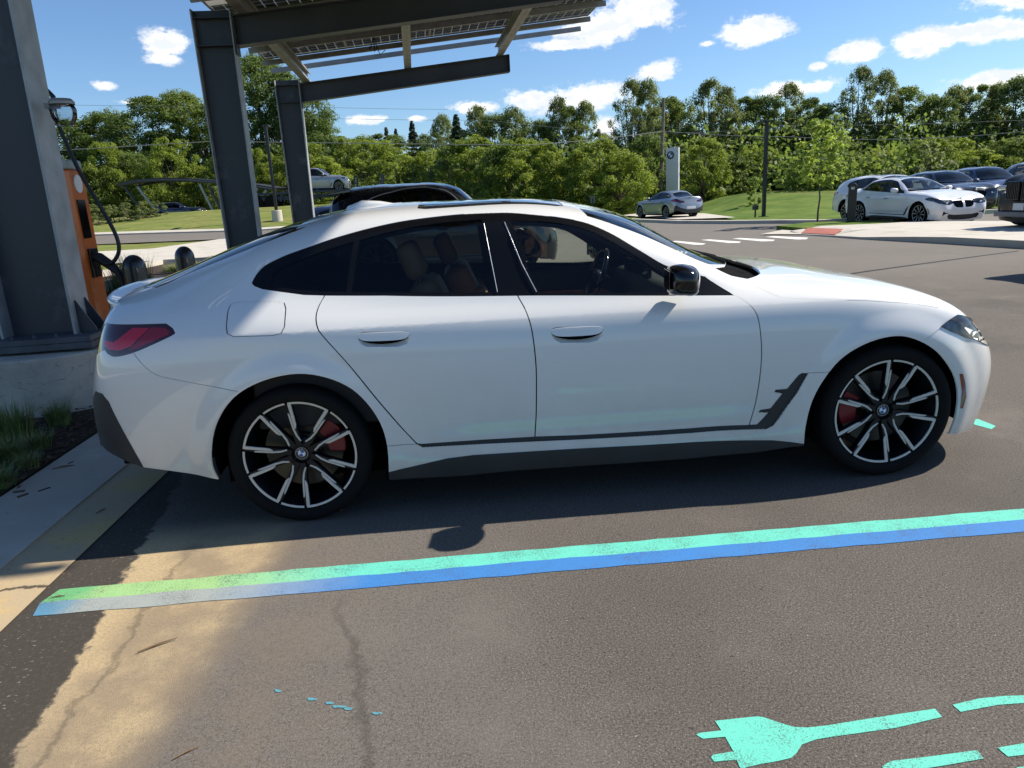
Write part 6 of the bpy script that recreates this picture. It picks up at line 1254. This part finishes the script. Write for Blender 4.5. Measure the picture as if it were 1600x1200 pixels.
# bright window line of the black wagon
wl = MB(); q8 = CV[:]; pl = surf(np.array(POLY['band'])); f8 = suvd(1.12, 1.50, zr=1.44); pl = f8(pl); ok = [i for i in range(len(pl)) if pl[i, 2] > 1.12 or pl[i, 0] < -2.6]
pts8 = [Vector((pl[i, 0], -pl[i, 1]-.006, pl[i, 2])) for i in ok]; wl.tube(pts8, .011, 6); wl.build('window_line', mat('satin_chrome', (.55, .55, .55), .3, metal=.8), c8[0])
sp8 = MB(); sp8.add([(-3.30, -.60, 1.765), (-3.30, .60, 1.765), (-3.84, .56, 1.68), (-3.84, -.56, 1.68), (-3.30, -.60, 1.70), (-3.30, .60, 1.70), (-3.84, .56, 1.655), (-3.84, -.56, 1.655)], [(0, 1, 2, 3), (7, 6, 5, 4), (0, 4, 5, 1), (1, 5, 6, 2), (2, 6, 7, 3), (3, 7, 4, 0)]); sp8.build('roof_spoiler', blk, c8[0], bevel=.01)
# upright twin grille, plate and lamps of the black car at the right edge
for sg_ in (-1, 1):
    m_ = MB(); m_.box((.80, sg_*.235, .86), (.09, .42, .44)); g6 = m_.build('grille', trimb, c6[0], bevel=.03); m_ = MB()
    for i in range(8): m_.box((.850, sg_*(.06+.05*i), .86), (.012, .012, .40))
    m_.build('grille_slats', mat('slat_grey', (.10, .10, .105)), g6)
    m_ = MB(); m_.box((.735, sg_*.66, .93), (.10, .26, .11)); m_.build('headlight', mat('lamp_bright', (.55, .57, .6), .15, metal=.6), c6[0], bevel=.03)
m_ = MB(); m_.box((.845, 0, .50), (.012, .32, .16)); m_.build('number_plate', plate_m, c6[0], bevel=.004); m_ = MB(); m_.box((.80, 0, .32), (.10, 1.5, .12)); m_.build('bumper_insert', mat('satin_grey', (.16, .16, .17), .4), c6[0], bevel=.02)
# car carrier: deck, posts and ramps
q_ = aty(500, 297, 54); cc_ = empty('car_carrier', (q_.x-2.4, 54, hz(q_.x, 54)), R(2), 'dark blue steel car carrier trailer in front of the wood, left of the black wagon', 'car carrier'); cs = mat('carrier_steel', (.02, .03, .06), .5, var=.2); dz = q_.z-hz(q_.x, 54)
for yy in (-1.0, 1.0): m_ = MB(); m_.box((2.0, yy, dz-.09), (11.0, .5, .14)); m_.bar((-3.5, yy, .7), (7.4, yy, .8), .14, .28); m_.build('deck_rail', cs, cc_)
for xx in (-3, -.4, 2.2, 5.0, 7.0):
    for yy in (-1.2, 1.2): MB().bar((xx, yy, .5), (xx+.2, yy, dz+(.9 if xx > 4 else .1)), .12, .12).build('post', cs, cc_)
for k, (a, b_) in enumerate(((2.2, 5.0), (5.0, 7.0))): MB().bar((a, -1.2, .8), (b_, -1.2, dz-.1), .08, .08).build('brace', cs, cc_)
for xx in (-2.2, -1.1, 4.0): 
    for yy in (-1, 1): m_ = MB(); m_.lathe([(.02, -.14), (.48, -.14), (.5, -.1), (.5, .1), (.48, .14), (.02, .14)], axis='y', n=28); o = m_.build('wheel', rubber, cc_, smooth=True); o.location = (xx, yy, .5)
# distant fence mesh right of the carrier
q_ = aty(565, 290, 57); e = empty('mesh_fence', (q_.x, 57, hz(q_.x, 57)), 0, 'thin dark wire fence in front of the wood above the black wagon roof', 'fence')
for i in range(9): MB().bar((i*1.4, 0, 0), (i*1.4, 0, 3.0), .05, .05).build('fence_post', pole_m, e)
m_ = MB()
for k in range(9): m_.bar((0, 0, 1.2+k*.22), (11.2, 0, 1.2+k*.22), .02, .02)
m_.build('fence_wires', pole_m, e)
